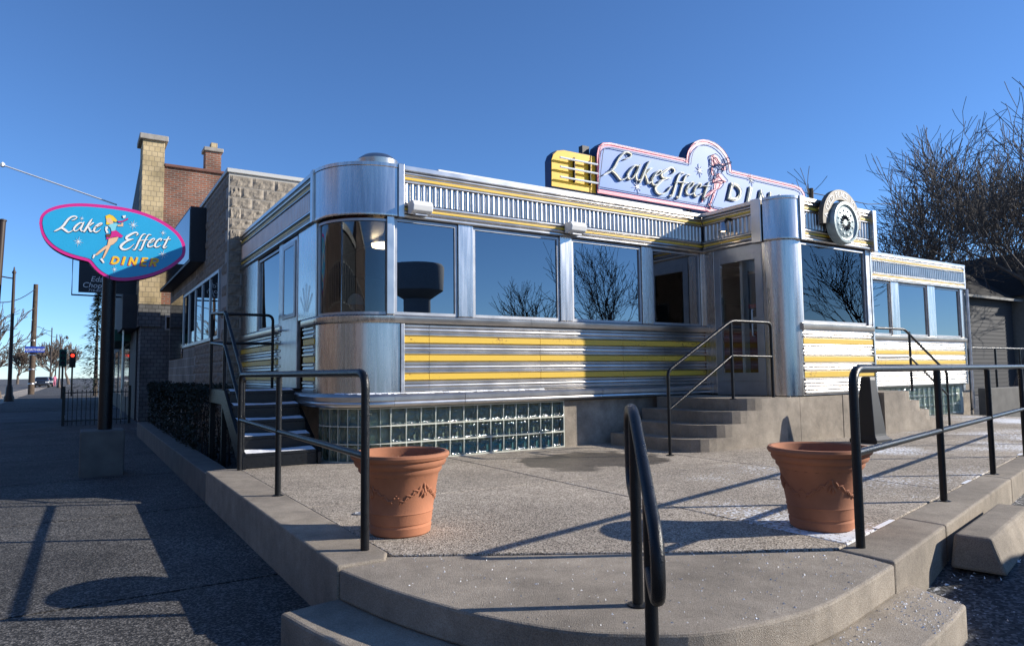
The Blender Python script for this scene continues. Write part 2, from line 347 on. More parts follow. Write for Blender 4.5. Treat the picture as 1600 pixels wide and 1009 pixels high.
def clip(poly, a, b, c):                               # keep a*x + b*y <= c
    out = []
    for i in range(len(poly)):
        p, q = poly[i], poly[(i + 1) % len(poly)]; fp, fq = a * p[0] + b * p[1] - c, a * q[0] + b * q[1] - c
        if fp <= 0: out.append(p)
        if fp * fq < 0: t_ = fp / (fp - fq); out.append((p[0] + (q[0] - p[0]) * t_, p[1] + (q[1] - p[1]) * t_))
    return out
GZ = -.33                                              # sidewalk level; the patio is z = 0
# ------------------------------------------------------------------ setting: ground, street, patio
gb = MB(); xs = [-400, -60, -12, 1, 3.2, 3.8, 4.4, 5.0, 5.6, 12, 30, 80, 400]
def lotz(x): t_ = min(1, max(0, (x - 3.6) / 1.6)); return GZ + .13 * t_ * t_ * (3 - 2 * t_)
ys = [-400, -60, -10, 0, 2, 4, 8, 30, 120, 900]
for x in xs:
    for y in ys: gb.v.append((x, y, lotz(x) - .02))
for i in range(len(xs) - 1):
    for j in range(len(ys) - 1): k = i * len(ys) + j; gb.f.append((k, k + len(ys), k + len(ys) + 1, k + 1))
struct(gb, 'ground', 'asphalt')
struct(MB().box(-400, -5.2, -60, 700, GZ - .2, GZ - .012), 'road', 'road')
sw = MB()
for j in range(0, 40): sw.box(-3.4, 1.24, 2.0 + j * 3.0, 2.0 + j * 3.0 + 2.97, GZ - .15, GZ)
struct(sw, 'sidewalk', 'walk')
struct(MB().box(-4.95, -3.42, -4, 120, GZ - .15, GZ - .004), 'verge', 'aggregate')
struct(MB().box(-5.2, -4.97, -20, 120, GZ - .3, GZ + .012), 'kerbstone', 'concrete', .02)
struct(MB().box(-3.5, 12, 26.5, 33.5, GZ - .05, GZ + .003), 'side_street', 'road')
# patio: slabs divided by open joints
pat = struct(MB().prism([(1.56, 3.83), (3.77, 2.43), (16.6, 5.29), (16.6, 7.9), (1.56, 8.3)], -.32, -.012), 'patio', 'concrete_dark')
base = [(1.575, 3.815), (3.775, 2.425), (16.6, 5.285), (16.6, 7.9), (9, 7.9), (1.575, 8.3)]
cutx = [1.5, 3.93, 6.35, 8.8, 11.2, 13.8, 16.7]; cuty = [2, 5.38, 9]
for i in range(6):
    for j in range(2):
        p = clip(clip(base, -1, 0, -cutx[i] - .006), 1, 0, cutx[i + 1] - .006)
        sl_ = .06                                      # joints run a little out of square
        p = clip(clip(p, -sl_, -1, -(cuty[j] + .006 + sl_ * 4)), sl_, 1, cuty[j + 1] - .006 + sl_ * 4) if len(p) > 2 else p
        if len(p) > 2:
            MB().prism(p, -.1, 0).build('slab', 'aggregate_frost' if i >= 1 and j == 0 or i > 3 else 'aggregate', pat, .008)
# curved entrance steps
ARC = [(1.229, 3.703), (1.316, 3.279), (1.451, 2.847), (1.592, 2.528), (1.749, 2.289), (1.945, 2.122), (2.168, 1.988), (2.481, 1.921), (2.929, 1.917), (3.743, 2.074)]
ARC = smooth(ARC, 4)
top = [tuple(p) for p in ARC] + [(3.80, 2.40), (3.765, 2.418), (1.56, 3.80), (1.5, 3.84)]
es = thing('curved_steps', (2.3, 2.3, GZ), 'curved grey concrete entrance steps at the near corner of the patio', 'steps')
MB().prism(top, -.165, -.006).build('tread', 'concrete', es, .014)
low = []
for i, p in enumerate(ARC):
    a, c = ARC[max(i - 1, 0)], ARC[min(i + 1, len(ARC) - 1)]; dx, dy = c[0] - a[0], c[1] - a[1]; l = math.hypot(dx, dy)
    low.append((p[0] + dy / l * .31, p[1] - dx / l * .31))
low[0] = (.915, 3.69); low[-1] = (3.90, 1.80)
MB().prism(low + [(4.02, 2.16), (3.7, 2.3), (1.5, 3.72), (1.2, 3.74)], GZ - .1, -.168).build('tread', 'concrete', es, .016)
# kerb walls round the patio
kw = thing('kerb_wall', (1.4, 3.8, GZ), 'long low concrete wall along the sidewalk under the left black railing', 'wall')
MB().prism([(1.222, 3.72), (1.50, 3.72), (1.56, 3.84), (1.56, 8.2), (1.222, 8.2)], GZ - .1, .012).build('coping', 'concrete', kw, .012)
MB().box(1.225, 1.5, 8.21, 18.4, GZ - .1, -.02).build('planter_edge', 'concrete_dark', kw, .012)
kr = thing('kerb_wall', (3.8, 2.2, GZ), 'low concrete kerb carrying the right black railing beside the parking lot', 'wall')
kx = [3.76, 4.9, 7.4, 10.2, 13.2, 16.4]
for a, c in zip(kx, kx[1:]):
    f0 = lambda x: 2.08 + (x - 3.743) * .242
    f1 = lambda x: 2.415 + (x - 3.769) * .223
    MB().prism([(a + .004, f0(a)), (c - .004, f0(c)), (c - .004, f1(c) - .004), (a + .004, f1(a) - .004)], GZ - .1, .004).build('kerb_length', 'concrete', kr, .014)
# a loose concrete wheel stop leaning on the kerb
ws = thing('wheel_stop', (5.6, 2.45, lotz(5.6)), 'chunky loose concrete block lying against the kerb on the lot', 'concrete block')
u = Vector((.972, .235)); v_ = Vector((-.235, .972)); o_ = Vector((4.80, 1.975)); mb = MB(); vs = []
for s_ in (0, 1.5):
    for d_, z_ in ((0, -.02), (.30, -.02), (.27, .17), (.07, .17)):
        q = o_ + u * s_ + v_ * d_; vs.append((q.x, q.y, lotz(5.6) + z_ * (1.0 if s_ else 1.15)))
mb.add(vs, [(3, 2, 1, 0), (4, 5, 6, 7), (0, 1, 5, 4), (1, 2, 6, 5), (2, 3, 7, 6), (3, 0, 4, 7)]); mb.build('block', 'concrete', ws, .02)
# ------------------------------------------------------------------ the diner
YF, XL, YV, XS = 7.72, 2.50, 6.17, 8.64                # front, left face, vestibule front, vestibule side
XR, XV = 17.42, 10.93                                  # right end, right side of the vestibule
diner = thing('diner', (3, 8, 0), 'stainless steel diner with yellow stripes, ribbon windows and rounded corners', 'diner')
CC = (3.2, 8.42, .70); VC = (XS + .31, YV + .31, .31); VC2 = (XV - .12, YV + .12, .12)
def offs(path, d): return [(x + nx * d, y + ny * d, nx, ny) for x, y, nx, ny in path]
P_left = seg(XL, 13.05, XL, 8.42, -1, 0); P_corner = arc(*CC, 180, 270, 16); P_front = seg(3.2, YF, XS, YF, 0, -1)
P_side = seg(XS, YF, XS, VC[1], -1, 0); P_vc = arc(*VC, 180, 270, 12); P_vfront = seg(VC[0], YV, XV - .12, YV, 0, -1)
P_vc2 = arc(*VC2, 270, 360, 6); P_vright = seg(XV, VC2[1], XV, YF, 1, 0); P_right = seg(XV, YF, XR, YF, 0, -1)
foot_main = [(x, y) for x, y, _, _ in offs(arc(*CC, 180, 270, 16), -.05)] + [(8.69, YF + .05), (8.69, VC[1])] + [(x, y) for x, y, _, _ in offs(P_vc, -.05)] + [(XV - .05, YV + .05), (XV - .05, YF + .05), (XV, YF + .05), (XV, 13.0), (XL + .05, 13.0)]
foot_right = [(XV + .002, YF + .05), (XR - .05, YF + .05), (XR - .05, 13.0), (XV + .002, 13.0)]
MB().prism(foot_main, .66, .86).build('floor', 'interior', diner); MB().prism(foot_right, .662, .858).build('floor', 'interior', diner)
MB().prism(foot_main, 2.99, 3.56).build('roof', 'steel_dull', diner); MB().prism(foot_right, 2.88, 3.36).build('roof', 'steel_dull', diner)
MB().box(XL + .06, XR - .06, 12.9, 13.0, .86, 2.98).build('back_wall', 'interior', diner)
MB().box(XR - .12, XR - .02, YF + .06, 12.9, .5, 2.9).build('end_wall', 'steel_dull', diner)
MB().box(XL + .06, XL + .12, 11.8, 12.88, .87, 2.98).build('inner_wall', 'interior', diner)
MB().box(3.3, XR - .3, 10.6, 11.2, .86, 1.95).build('counter', 'red_vinyl', diner)
MB().box(3.3, XR - .3, 10.55, 11.25, 1.955, 2.0).build('counter_top', 'aluminium', diner)
MB().box(3.6, XR - .5, 8.6, 12.7, 2.93, 2.985).build('ceiling', 'ceiling_board', diner)
for q in range(5): MB().box(4.4 + q * 2.6, 5.5 + q * 2.6, 9.2, 9.24, .862, 2.1).build('booth_back', 'red_vinyl', diner, .01)
for x, y in ((3.7, 9.3), (6.2, 9.9), (9.8, 8.8), (13, 9.6)): MB().lathe([(.16, 0), (.15, -.05), (.05, -.07)], (x, y, 2.93), 20).build('ceiling_lamp', 'lamp_lit', diner)
# foundation
fd = MB().prism([(3.3, 8.1), (5.8, 8.1), (5.8, 7.80), (8.72, 7.80), (8.72, YV + .06), (XV - .04, YV + .06), (XV - .04, 7.82), (XR - .1, 7.82), (XR - .1, 12.95), (2.8, 12.95), (2.8, 8.6)], -.3, .655).build('foundation', 'concrete_smooth', diner)
for a, c, y in ((8.50, 8.86, YV + .0), (8.868, 9.92, YV + .005), (9.926, XV - .03, YV + .0)):
    MB().box(a, c, y, y + .2, -.3, .642).build('foundation_panel', 'concrete_smooth', diner, .006)
MB().box(5.80, 6.02, 7.765, 7.84, -.2, .64).build('foundation_panel', 'concrete_smooth', diner, .006)
MB().box(6.026, 8.62, 7.785, 7.84, -.2, .64).build('foundation_panel', 'concrete_smooth', diner, .006)
# --- profiles
def bead(z0, z1, a, n=5, o=.0): return [(o + a * math.sin(math.pi * k / n), z0 + (z1 - z0) * (1 - math.cos(math.pi * k / n)) / 2) for k in range(n + 1)]
YEL = ((.967, 1.044), (1.198, 1.274), (1.422, 1.50))
def clad_profile(z0=.82, z1=1.655, yel=YEL):
    pr = []; edges = [z0] + [q for y in yel for q in y] + [z1]
    for i in range(0, len(edges), 2):
        a, c = edges[i], edges[i + 1]; nb = max(1, round((c - a) / .05))
        for k in range(nb):
            za, zb = a + (c - a) * k / nb, a + (c - a) * (k + 1) / nb
            big = (k % 2 == 0)
            pr += [(.004, za + .001)] + bead(za + .004, zb - .004, .026 if big else .014, 5, .006) + [(.004, zb - .001)]
    return [(-.03, z0)] + pr + [(-.03, z1)]
def stripes(parent, path, zs, o0=.0, o1=.018, mat='yellow_enamel', name='yellow_stripe'):
    for a, c in zs: MB().sweep(path, [(o0, a + .003), (o1, a + .003), (o1, c - .003), (o0, c - .003)]).build(name, mat, parent, .003)
def panels(path, cuts, zs=None, prof=None, name='corrugated_panel'):
    """straight run of cladding cut into sheets; stripes ride on top"""
    (x0, y0, nx, ny), (x1, y1, _, _) = path; L = math.hypot(x1 - x0, y1 - y0); cuts = [0] + [c for c in cuts if 0 < c < L] + [L]
    for a, c in zip(cuts, cuts[1:]):
        f = lambda s_: (x0 + (x1 - x0) * s_ / L, y0 + (y1 - y0) * s_ / L, nx, ny)
        p = [f(a + .002), f(c - .002)]; m_ = MB().sweep(p, prof or clad_profile()); m_.sm = True; m_.build(name, 'steel_smooth', diner); stripes(diner, p, zs or YEL)
FZ = dict(z0=2.955, z1=3.60)
def fascia(path, dz=0.0, k=1.0, corner=False):
    Z = lambda z: 2.955 + dz + (z - 2.955) * k
    if corner:
        pr = [(-.02, Z(2.955)), (.05, Z(2.955)), (.055, Z(2.97)), (.05, Z(2.99)), (.05, Z(3.555)), (.058, Z(3.565)), (.058, Z(3.605)), (-.02, Z(3.605))]
        m_ = MB().sweep(path, pr); m_.sm = True; return m_.build('fascia_corner', 'steel', diner)
    pr = [(-.02, Z(2.955))] + bead(Z(2.955), Z(3.005), .03, 5, .03) + bead(Z(3.008), Z(3.045), .02, 4, .025) + [(.022, Z(3.046)), (.022, Z(3.09))] + bead(Z(3.092), Z(3.14), .026, 5, .026) + \
         [(.012, Z(3.142)), (.012, Z(3.388))] + bead(Z(3.39), Z(3.425), .026, 5, .026) + [(.022, Z(3.426)), (.022, Z(3.484))] + bead(Z(3.486), Z(3.535), .026, 5, .026) + [(.05, Z(3.54)), (.066, Z(3.55)), (.066, Z(3.60)), (-.02, Z(3.60))]
    m_ = MB().sweep(path, pr); m_.sm = True; m_.build('fascia', 'steel_smooth', diner)
    stripes(diner, path, ((Z(3.050), Z(3.086)), (Z(3.432), Z(3.474))), .015, .034)
    (x0, y0, nx, ny), (x1, y1, _, _) = path; L = math.hypot(x1 - x0, y1 - y0); n = int(L / .078); rb = MB()
    for i in range(n):
        c = (i + .5) / n; cx_, cy_ = x0 + (x1 - x0) * c, y0 + (y1 - y0) * c; tx, ty = (x1 - x0) / L, (y1 - y0) / L; pts = []
        for q in range(6):
            a = math.pi * q / 5; s_, o = -math.cos(a) * .029, .012 + math.sin(a) * .026; pts.append((cx_ + tx * s_ + nx * o, cy_ + ty * s_ + ny * o))
        rb.add([(*p, Z(3.145)) for p in pts] + [(*p, Z(3.386)) for p in pts], [(q, q + 1, q + 7, q + 6) for q in range(5)])
    rb.sm = True; tag(rb.build('fascia_flutes', 'steel_smooth', diner), kind='stuff')
def part_path(p, a, c):
    (x0, y0, nx, ny), (x1, y1, _, _) = p; L = math.hypot(x1 - x0, y1 - y0)
    return [(x0 + (x1 - x0) * s_ / L, y0 + (y1 - y0) * s_ / L, nx, ny) for s_ in (a, c)]
def length(p): return math.hypot(p[1][0] - p[0][0], p[1][1] - p[0][1])
fascia(part_path(P_front, .13, length(P_front) - .002)); fascia(part_path(P_left, .01, 4.51)); fascia(P_corner + [(3.245, YF, 0, -1)], corner=True)
fascia(part_path(P_side, .07, 1.04)); fascia(P_vc, corner=True); fascia(part_path(P_vfront, .10, length(P_vfront) + .02)); fascia(part_path(P_right, 0.03, length(P_right)), dz=-.115, k=.885)
for p, a, c in ((P_front, .05, .128), (P_left, 4.515, 4.625), (P_side, 1.043, 1.22), (P_vfront, .004, .098)):
    MB().sweep(part_path(p, a, c), [(-.02, 2.95), (.075, 2.95), (.075, 3.615), (-.02, 3.615)]).build('fascia_strap', 'steel_smooth', diner, .006)
MB().sweep([(XV - .1, YV, 0, -1), (XV, YV, 0, -1)], [(-.05, 2.93), (.10, 2.93), (.10, 3.60), (-.05, 3.60)]).build('fascia_strap', 'steel_smooth', diner, .006)
MB().box(XV - .02, XV + .05, YV + .03, YF, 2.95, 3.6).build('fascia_return', 'steel_dull', diner)
MB().box(XR - .02, XR + .04, YF - .04, 12.9, 2.84, 3.4).build('fascia_return', 'steel_dull', diner)
MB().box(3.9, 8.4, YF + .16, YF + .5, 3.56, 3.70).build('roof_cap', 'white_paint', diner, .01)
MB().box(8.95, 10.8, YV + .1, YV + .3, 3.56, 3.62).build('roof_cap', 'white_paint', diner, .01)
# --- lower walls: backing, panels, sill and skirt
def backing(path, z0=.66, z1=1.70): return MB().sweep(path, [(-.06, z0), (-.002, z0), (-.002, z1), (-.06, z1)]).build('wall', 'steel_dull', diner)
for p in (P_front, P_corner, part_path(P_left, 0, 2.95), part_path(P_left, 4.03, 4.63), P_vfront): backing(p)
backing(P_right, .66, 1.66)
panels(part_path(P_front, .11, length(P_front) - .01), (.37, 2.05, 3.55, 4.4)); panels(part_path(P_left, .02, 2.90), (1.3,)); panels(part_path(P_left, 4.06, 4.55), ())
VY = ((.922, 1.012), (1.151, 1.233), (1.417, 1.50))
panels(part_path(P_vfront, .03, length(P_vfront) - .01), (), VY, clad_profile(.67, 1.64, VY))
RY = ((1.12, 1.20), (1.33, 1.41)); panels(part_path(P_right, .1, length(P_right) - .12), (3.3, 4.9), RY, clad_profile(.655, 1.62, RY))
m_ = MB().sweep(P_corner + [(3.29, YF, 0, -1)], [(-.03, .82), (.02, .82), (.02, 1.655), (-.03, 1.655)]); m_.sm = True; m_.build('corner_panel', 'steel', diner)
MB().sweep(seg(3.295, YF, 3.345, YF, 0, -1), [(-.02, .822), (.038, .822), (.038, 1.654), (-.02, 1.654)]).build('corner_trim', 'steel_dull', diner, .006)
sill = [(-.07, 1.66), (.045, 1.66), (.052, 1.672), (.052, 1.74), (.03, 1.757), (-.07, 1.762)]
def run(path, prof, name, mat='steel_smooth', sm=True): m_ = MB().sweep(path, prof); m_.sm = sm; return m_.build(name, mat, diner)
run(part_path(P_front, .003, 2.0), sill, 'sill'); run(part_path(P_front, 2.004, length(P_front)), sill, 'sill'); run(P_corner, sill, 'sill', 'steel'); run(part_path(P_left, 0, 2.95), sill, 'sill'); run(part_path(P_left, 4.06, 4.627), sill, 'sill')
vs_ = [(o, z - .03) for o, z in sill]; run(P_vfront, vs_, 'sill'); rs_ = [(o, z - .035) for o, z in sill]; run(part_path(P_right, .02, length(P_right)), rs_, 'sill')
skirt = [(-.05, .655), (.06, .655), (.075, .675), (.075, .70), (.066, .715), (.082, .73), (.082, .775), (.06, .80), (.03, .818), (-.05, .818)]
run(part_path(P_left, 2.2, 4.63), skirt, 'skirt'); run(P_corner, skirt, 'skirt', 'steel_smooth'); run(part_path(P_front, .003, .95), skirt, 'skirt'); run(part_path(P_front, .956, 3.2), skirt, 'skirt'); run(part_path(P_front, 3.206, length(P_front)), skirt, 'skirt')
sn = MB()
for p, z_ in ((P_corner[6:], .819), (part_path(P_front, 0.0, 2.2), .819)):
    for (xa, ya, na, ma), (xb, yb, nb_, mb_) in zip(p, p[1:]):
        n_ = max(1, int(math.hypot(xb - xa, yb - ya) / .08))
        for k in range(n_):
            a, c = k / n_, (k + 1) / n_; w1, w2, h_ = random.uniform(.045, .06), random.uniform(.045, .06), random.uniform(.002, .007)
            A_ = (xa + (xb - xa) * a, ya + (yb - ya) * a); B_ = (xa + (xb - xa) * c, ya + (yb - ya) * c); nx, ny = na + (nb_ - na) * a, ma + (mb_ - ma) * a
            sn.add([(A_[0] + nx * .03, A_[1] + ny * .03, z_ + h_), (B_[0] + nx * .03, B_[1] + ny * .03, z_ + h_), (B_[0] + nx * w2, B_[1] + ny * w2, z_ - .015), (A_[0] + nx * w1, A_[1] + ny * w1, z_ - .015)], [(0, 1, 2, 3)])
tag(sn.build('snow_on_skirt', 'snow', diner), kind='stuff')
# --- windows
ZT, ZB = 2.955, 1.762
def window(path, z0, z1, fw=.035, name='window', gmat='window_glass', rec=-.03):
    """frame swept round an opening, pane behind it"""
    n = len(path); fr = MB()
    for a, c in ((z0, z0 + fw), (z1 - fw, z1)): fr.sweep(path, [(rec - .02, a), (rec + .03, a), (rec + .03, c), (rec - .02, c)])
    def post(i, j):
        x, y, nx, ny = path[i]; x2, y2, _, _ = path[j]; l = math.hypot(x2 - x, y2 - y); tx, ty = (x2 - x) / l * fw, (y2 - y) / l * fw
        fr.sweep([(x, y, nx, ny), (x + tx, y + ty, nx, ny)], [(rec - .02, z0 + fw), (rec + .03, z0 + fw), (rec + .03, z1 - fw), (rec - .02, z1 - fw)])
    post(0, 1); post(n - 1, n - 2)
    o = fr.build(name, 'aluminium', diner)
    pn = MB().sweep(path, [(rec + .002, z0 + fw * .5), (rec + .008, z0 + fw * .5), (rec + .008, z1 - fw * .5), (rec + .002, z1 - fw * .5)]); pn.sm = True; pn.build('pane', gmat, o)
    return o
def pilaster(path, z0, z1, mat='steel', o=.022, name='pilaster'): return MB().sweep(path, [(-.06, z0), (o, z0), (o, z1), (-.06, z1)]).build(name, mat, diner, .006)
def fx(a, c, Y=YF): return seg(a, Y, c, Y, 0, -1)
window(P_corner, ZB, ZT - .03, .03, gmat='clear_glass')
pilaster(fx(3.12, 3.215), ZB, ZT, 'steel_smooth', .03, 'mullion')
for a, c in ((3.225, 4.09), (4.32, 5.715), (5.935, 7.275), (7.50, 8.57)): window(fx(a, c), ZB, ZT - .01)
for a, c in ((4.095, 4.315), (5.72, 5.93), (7.28, 7.495), (8.575, 8.635)): pilaster(fx(a, c), ZB, ZT)
def lf(y0, y1): return seg(XL, y1, XL, y0, -1, 0)
window(lf(10.30, 11.72), 1.763, 2.93); pilaster(lf(11.725, 13.04), 1.763, 2.95); pilaster(lf(10.09, 10.295), .84, 2.95, 'steel_dull', .02, 'door_jamb')
pilaster(lf(8.44, 9.255), 1.763, 2.95, 'steel', .02, 'sunburst_panel')
sb = MB()
for k in range(5):
    a = R(40 + 100 * k / 4); c0 = (8.85, 1.80); p = [(XL - .026, c0[0] + .07 * math.cos(a), c0[1] + .07 * math.sin(a)), (XL - .026, c0[0] + .42 * math.cos(a) * .85, c0[1] + .42 * math.sin(a))]; sb.tube(p, [.0022, .0028], 5)
sb.build('sunburst', 'steel_dull', diner)
dr = MB().box(XL - .03, XL + .03, 9.262, 10.085, .865, 2.93).build('door', 'steel_dull', diner, .008)
MB().box(XL - .045, XL - .031, 9.33, 9.40, 1.83, 2.88).box(XL - .045, XL - .031, 9.93, 10.0, 1.83, 2.88).box(XL - .045, XL - .031, 9.401, 9.929, 1.83, 1.89).box(XL - .045, XL - .031, 9.401, 9.929, 2.82, 2.88).build('door_window_frame', 'aluminium', dr, .004)
MB().box(XL - .038, XL - .032, 9.40, 9.93, 1.89, 2.82).build('pane', 'window_glass', dr)
MB().tube([(XL - .03, 9.98, 1.68), (XL - .09, 9.98, 1.68), (XL - .09, 9.86, 1.68)], .011, 8).build('handle', 'aluminium', dr)
# vestibule
window(seg(VC[0] + .06, YV, XV - .24, YV, 0, -1), 1.735, 2.93, .03, gmat='clear_glass'); pilaster(seg(XV - .235, YV, XV - .125, YV, 0, -1), 1.735, 2.95, 'steel_dull')
m_ = MB().sweep(offs(P_vc, .0) + [(VC[0] + .055, YV, 0, -1)], [(-.05, .66), (.012, .66), (.012, 2.955), (-.05, 2.955)]); m_.sm = True; m_.build('corner_column', 'steel', diner)
m_ = MB().sweep(P_vc2, [(-.05, .66), (.03, .66), (.03, 2.955), (-.05, 2.955)]); m_.sm = True; m_.build('corner_column', 'steel_dull', diner)
MB().sweep(P_vright, [(-.05, .66), (0, .66), (0, 2.955), (-.05, 2.955)]).build('side_wall', 'steel_dull', diner)
pilaster(seg(XS, YF - .02, XS, 7.47, -1, 0), .66, 2.955, 'steel', .012); pilaster(seg(XS, 6.55, XS, VC[1], -1, 0), .66, 2.955, 'steel', .014)
ed = MB()
for a, c, z0, z1 in ((7.465, 7.345, .87, 2.83), (6.68, 6.555, .87, 2.83), (7.344, 6.681, .87, 1.0), (7.344, 6.681, 2.72, 2.83)): ed.box(XS - .02, XS + .03, c, a, z0, z1)
edo = ed.build('door', 'aluminium', diner, .004)
MB().box(XS + .0, XS + .008, 6.681, 7.344, 1.0, 2.72).build('pane', 'door_glass', edo)
MB().box(XS + .08, XS + .20, 6.99, 7.04, .87, 2.75).box(XS + .205, XS + .9, 7.0, 7.03, .87, 1.0).box(XS + .205, XS + .9, 7.0, 7.03, 2.6, 2.75).build('inner_frame', 'white_paint', edo)
MB().tube(fillet([(XS - .02, 6.72, 1.55), (XS - .07, 6.72, 1.55), (XS - .07, 6.72, 1.95), (XS - .02, 6.72, 1.95)], .03), .011, 8).build('handle', 'aluminium', edo)
MB().box(XS + .012, XS + .016, 6.69, 6.84, 1.98, 2.04).build('red_sticker', 'red_vinyl', edo)
MB().box(XS + .012, XS + .016, 6.70, 6.78, 1.74, 1.84).build('white_sticker', 'white_paint', edo)
MB().box(XS - .012, XS + .04, 6.552, 7.468, .66, .868).build('threshold', 'aluminium', diner); MB().box(XS - .012, XS + .04, 6.552, 7.468, 2.832, 2.955).build('door_header', 'aluminium', diner)
# right wing windows
for a, c in ((12.9, 14.27), (14.58, 15.74), (16.07, 17.2)): window(fx(a, c), 1.73, 2.83, .03)
for a, c in ((XV + .01, 12.895), (14.275, 14.575), (15.745, 16.065), (17.205, XR)): pilaster(fx(a, c), 1.727, 2.85)
MB().tube([(XR + .03, YF - .06, 2.85), (XR + .03, YF - .06, .1)], .035, 8).build('downpipe', 'steel_dull', diner)
# glass blocks: one shared pillowed block
def block_mesh(w_, h_):
    mb = MB(); a, h2 = w_ / 2, h_ / 2
    ring = [(a, h2, 0), (a - .006, h2 - .006, .012), (a - .03, h2 - .03, .0), (a - .055, h2 - .055, .006)]
    for x, z, o in ring: mb.v += [(-x, -o, -z), (x, -o, -z), (x, -o, z), (-x, -o, z)]
    for i in range(3):
        for k in range(4): mb.f.append((i * 4 + k, i * 4 + (k + 1) % 4, i * 4 + 4 + (k + 1) % 4, i * 4 + 4 + k))
    mb.f.append((12, 13, 14, 15)); mb.v += [(-a, .07, -h2), (a, .07, -h2), (a, .07, h2), (-a, .07, h2)]
    for k in range(4): mb.f.append((k, (k + 1) % 4, 16 + (k + 1) % 4, 16 + k))
    return mb
bm_f = block_mesh(.186, .186).mesh('glass_block', 'block_glass'); bm_c = block_mesh(.118, .186).mesh('glass_block', 'block_glass')
gbw = MB().box(3.21, 5.79, 7.875, 7.89, 0, .655).build('glass_block_wall', 'block_back', diner)
gr = MB()
for k in range(4): gr.box(3.2, 5.79, 7.752, 7.79, k * .2095 - .003, k * .2095 + .016)
for k in range(14): gr.box(3.2 + k * .1985 - .008, 3.2 + k * .1985 + .009, 7.7525, 7.789, .014, .64)
gr.build('grout_grid', 'grout', gbw)
gc = MB(); GA = (3.2, 8.42, .668)
for k in range(4): gc.sweep(arc(*GA, 180, 270, 18), [(-.04, k * .2095), (0, k * .2095), (0, k * .2095 + .012), (-.04, k * .2095 + .012)])
for k in range(9):
    a = 180 + 90 * k / 8; gc.sweep(arc(*GA, a - .45, a + .45, 1), [(-.04, .014), (-.0005, .014), (-.0005, .64), (-.04, .64)])
gc.build('grout_grid', 'grout', gbw)
m_ = MB().sweep(arc(3.2, 8.42, .60, 180, 270, 12), [(-.02, 0), (0, 0), (0, .65), (-.02, .65)]); m_.build('backing', 'block_back', gbw)
MB().box(3.9, 5.75, 7.855, 7.87, .02, .14).build('backing', 'teal_board', gbw)
for r_ in range(3):
    for k in range(13): place(bm_f, 'glass_block', gbw, (3.2 + (k + .5) * .1985, 7.757, .112 + r_ * .2095))
    for k in range(8):
        a = R(180 + 90 * (k + .5) / 8); place(bm_c, 'glass_block', gbw, (3.2 + .664 * math.cos(a), 8.42 + .664 * math.sin(a), .112 + r_ * .2095), (0, 0, a + R(90)))
# right wing base: lit glass blocks too
gb2 = MB().box(11.9, 17.3, 7.80, 7.815, 0, .655).build('glass_block_wall', 'grout', diner)
for r_ in range(3):
    for k in range(18): place(bm_f, 'glass_block', gb2, (13.4 + (k + .5) * .205, 7.77, .112 + r_ * .2095))
# wall lights, door lamp, vent
for px, py in ((655, 326), (897, 357)):
    p = onY(px, py, YF - .1); x, z = p.x, p.z
    l_ = MB().prismX([(YF - .05, z - .07), (YF - .13, z - .09), (YF - .21, z - .05), (YF - .23, z + .02), (YF - .19, z + .075), (YF - .05, z + .075)], x - .135, x + .135); lo = l_.build('wall_light', 'white_paint', diner, .012)
    MB().box(x - .08, x + .08, YF - .17, YF - .1, z - .098, z - .086).build('lens', 'steel_dull', lo)
p = onX(1137, 350, XS - .12)
lo = MB().tube([(XS - .03, p.y, p.z + .08), (XS - .14, p.y, p.z + .08), (XS - .16, p.y + .06, p.z - .03)], .022, 8).build('door_lamp', 'black_plastic', diner)
MB().lathe([(.04, .09), (.06, .02), (.075, -.05), (.07, -.052)], (XS - .16, p.y + .06, p.z - .06), 16).build('shade', 'steel_dull', lo); MB().lathe([(.05, .01), (.055, -.035), (.03, -.05)], (XS - .16, p.y + .06, p.z - .065), 14).build('bulb', 'lamp_lit', lo)
vt = MB().lathe([(.22, 0), (.22, .25), (.29, .27), (.30, .37), (.27, .40), (.20, .45), (.10, .48), (.01, .485)], (3.52, 9.05, 3.67), 28).build('roof_vent', 'steel_smooth', diner)
# neon word inside the first window
nz_ = MB()
for z in (2.36, 2.24): nz_.tube([(3.28 + .028 * k, YF + .12, z + (.035 if k % 2 else -.035) + .012 * math.sin(k * 2.3)) for k in range(14)], .005, 5)
nz_.build('window_neon', 'neon_blue', diner)
# ------------------------------------------------------------------ entrance stairs beside the vestibule
def entry_steps(x_land0, x_land1, d, label):
    """landing with four rounded steps going down in direction d (-1 left, +1 right)"""
    t_ = thing('entry_steps', ((x_land0 + x_land1) / 2, 6.6, 0), label, 'steps', 'concrete steps at the vestibule doors'); y0, y1 = 6.10, 7.64; r_ = .46
    xe = x_land0 if d < 0 else x_land1; xb = x_land1 if d < 0 else x_land0
    for k in range(4):
        z1 = .655 - k * .164; z0 = -.05 if k == 3 else z1 - .1641; x_ = xe + d * k * .31
        cs = [(x_ - d * r_ + d * r_ * math.cos(R(90 * q / 6)), y0 + r_ - r_ * math.sin(R(90 * q / 6))) for q in range(7)]
        poly = [(x_, y1)] + cs + [(xb, y0 + (0 if k == 0 else 0)), (xb, y1)]
        MB().prism(poly, z0, z1).build('step' if k else 'landing', 'concrete', t_)
    return t_
entry_steps(7.46, 8.46, -1, 'concrete steps with a rounded corner rising to the left vestibule door')
entry_steps(XV + .02, 12.05, 1, 'concrete steps beyond the vestibule, right of the round sign')
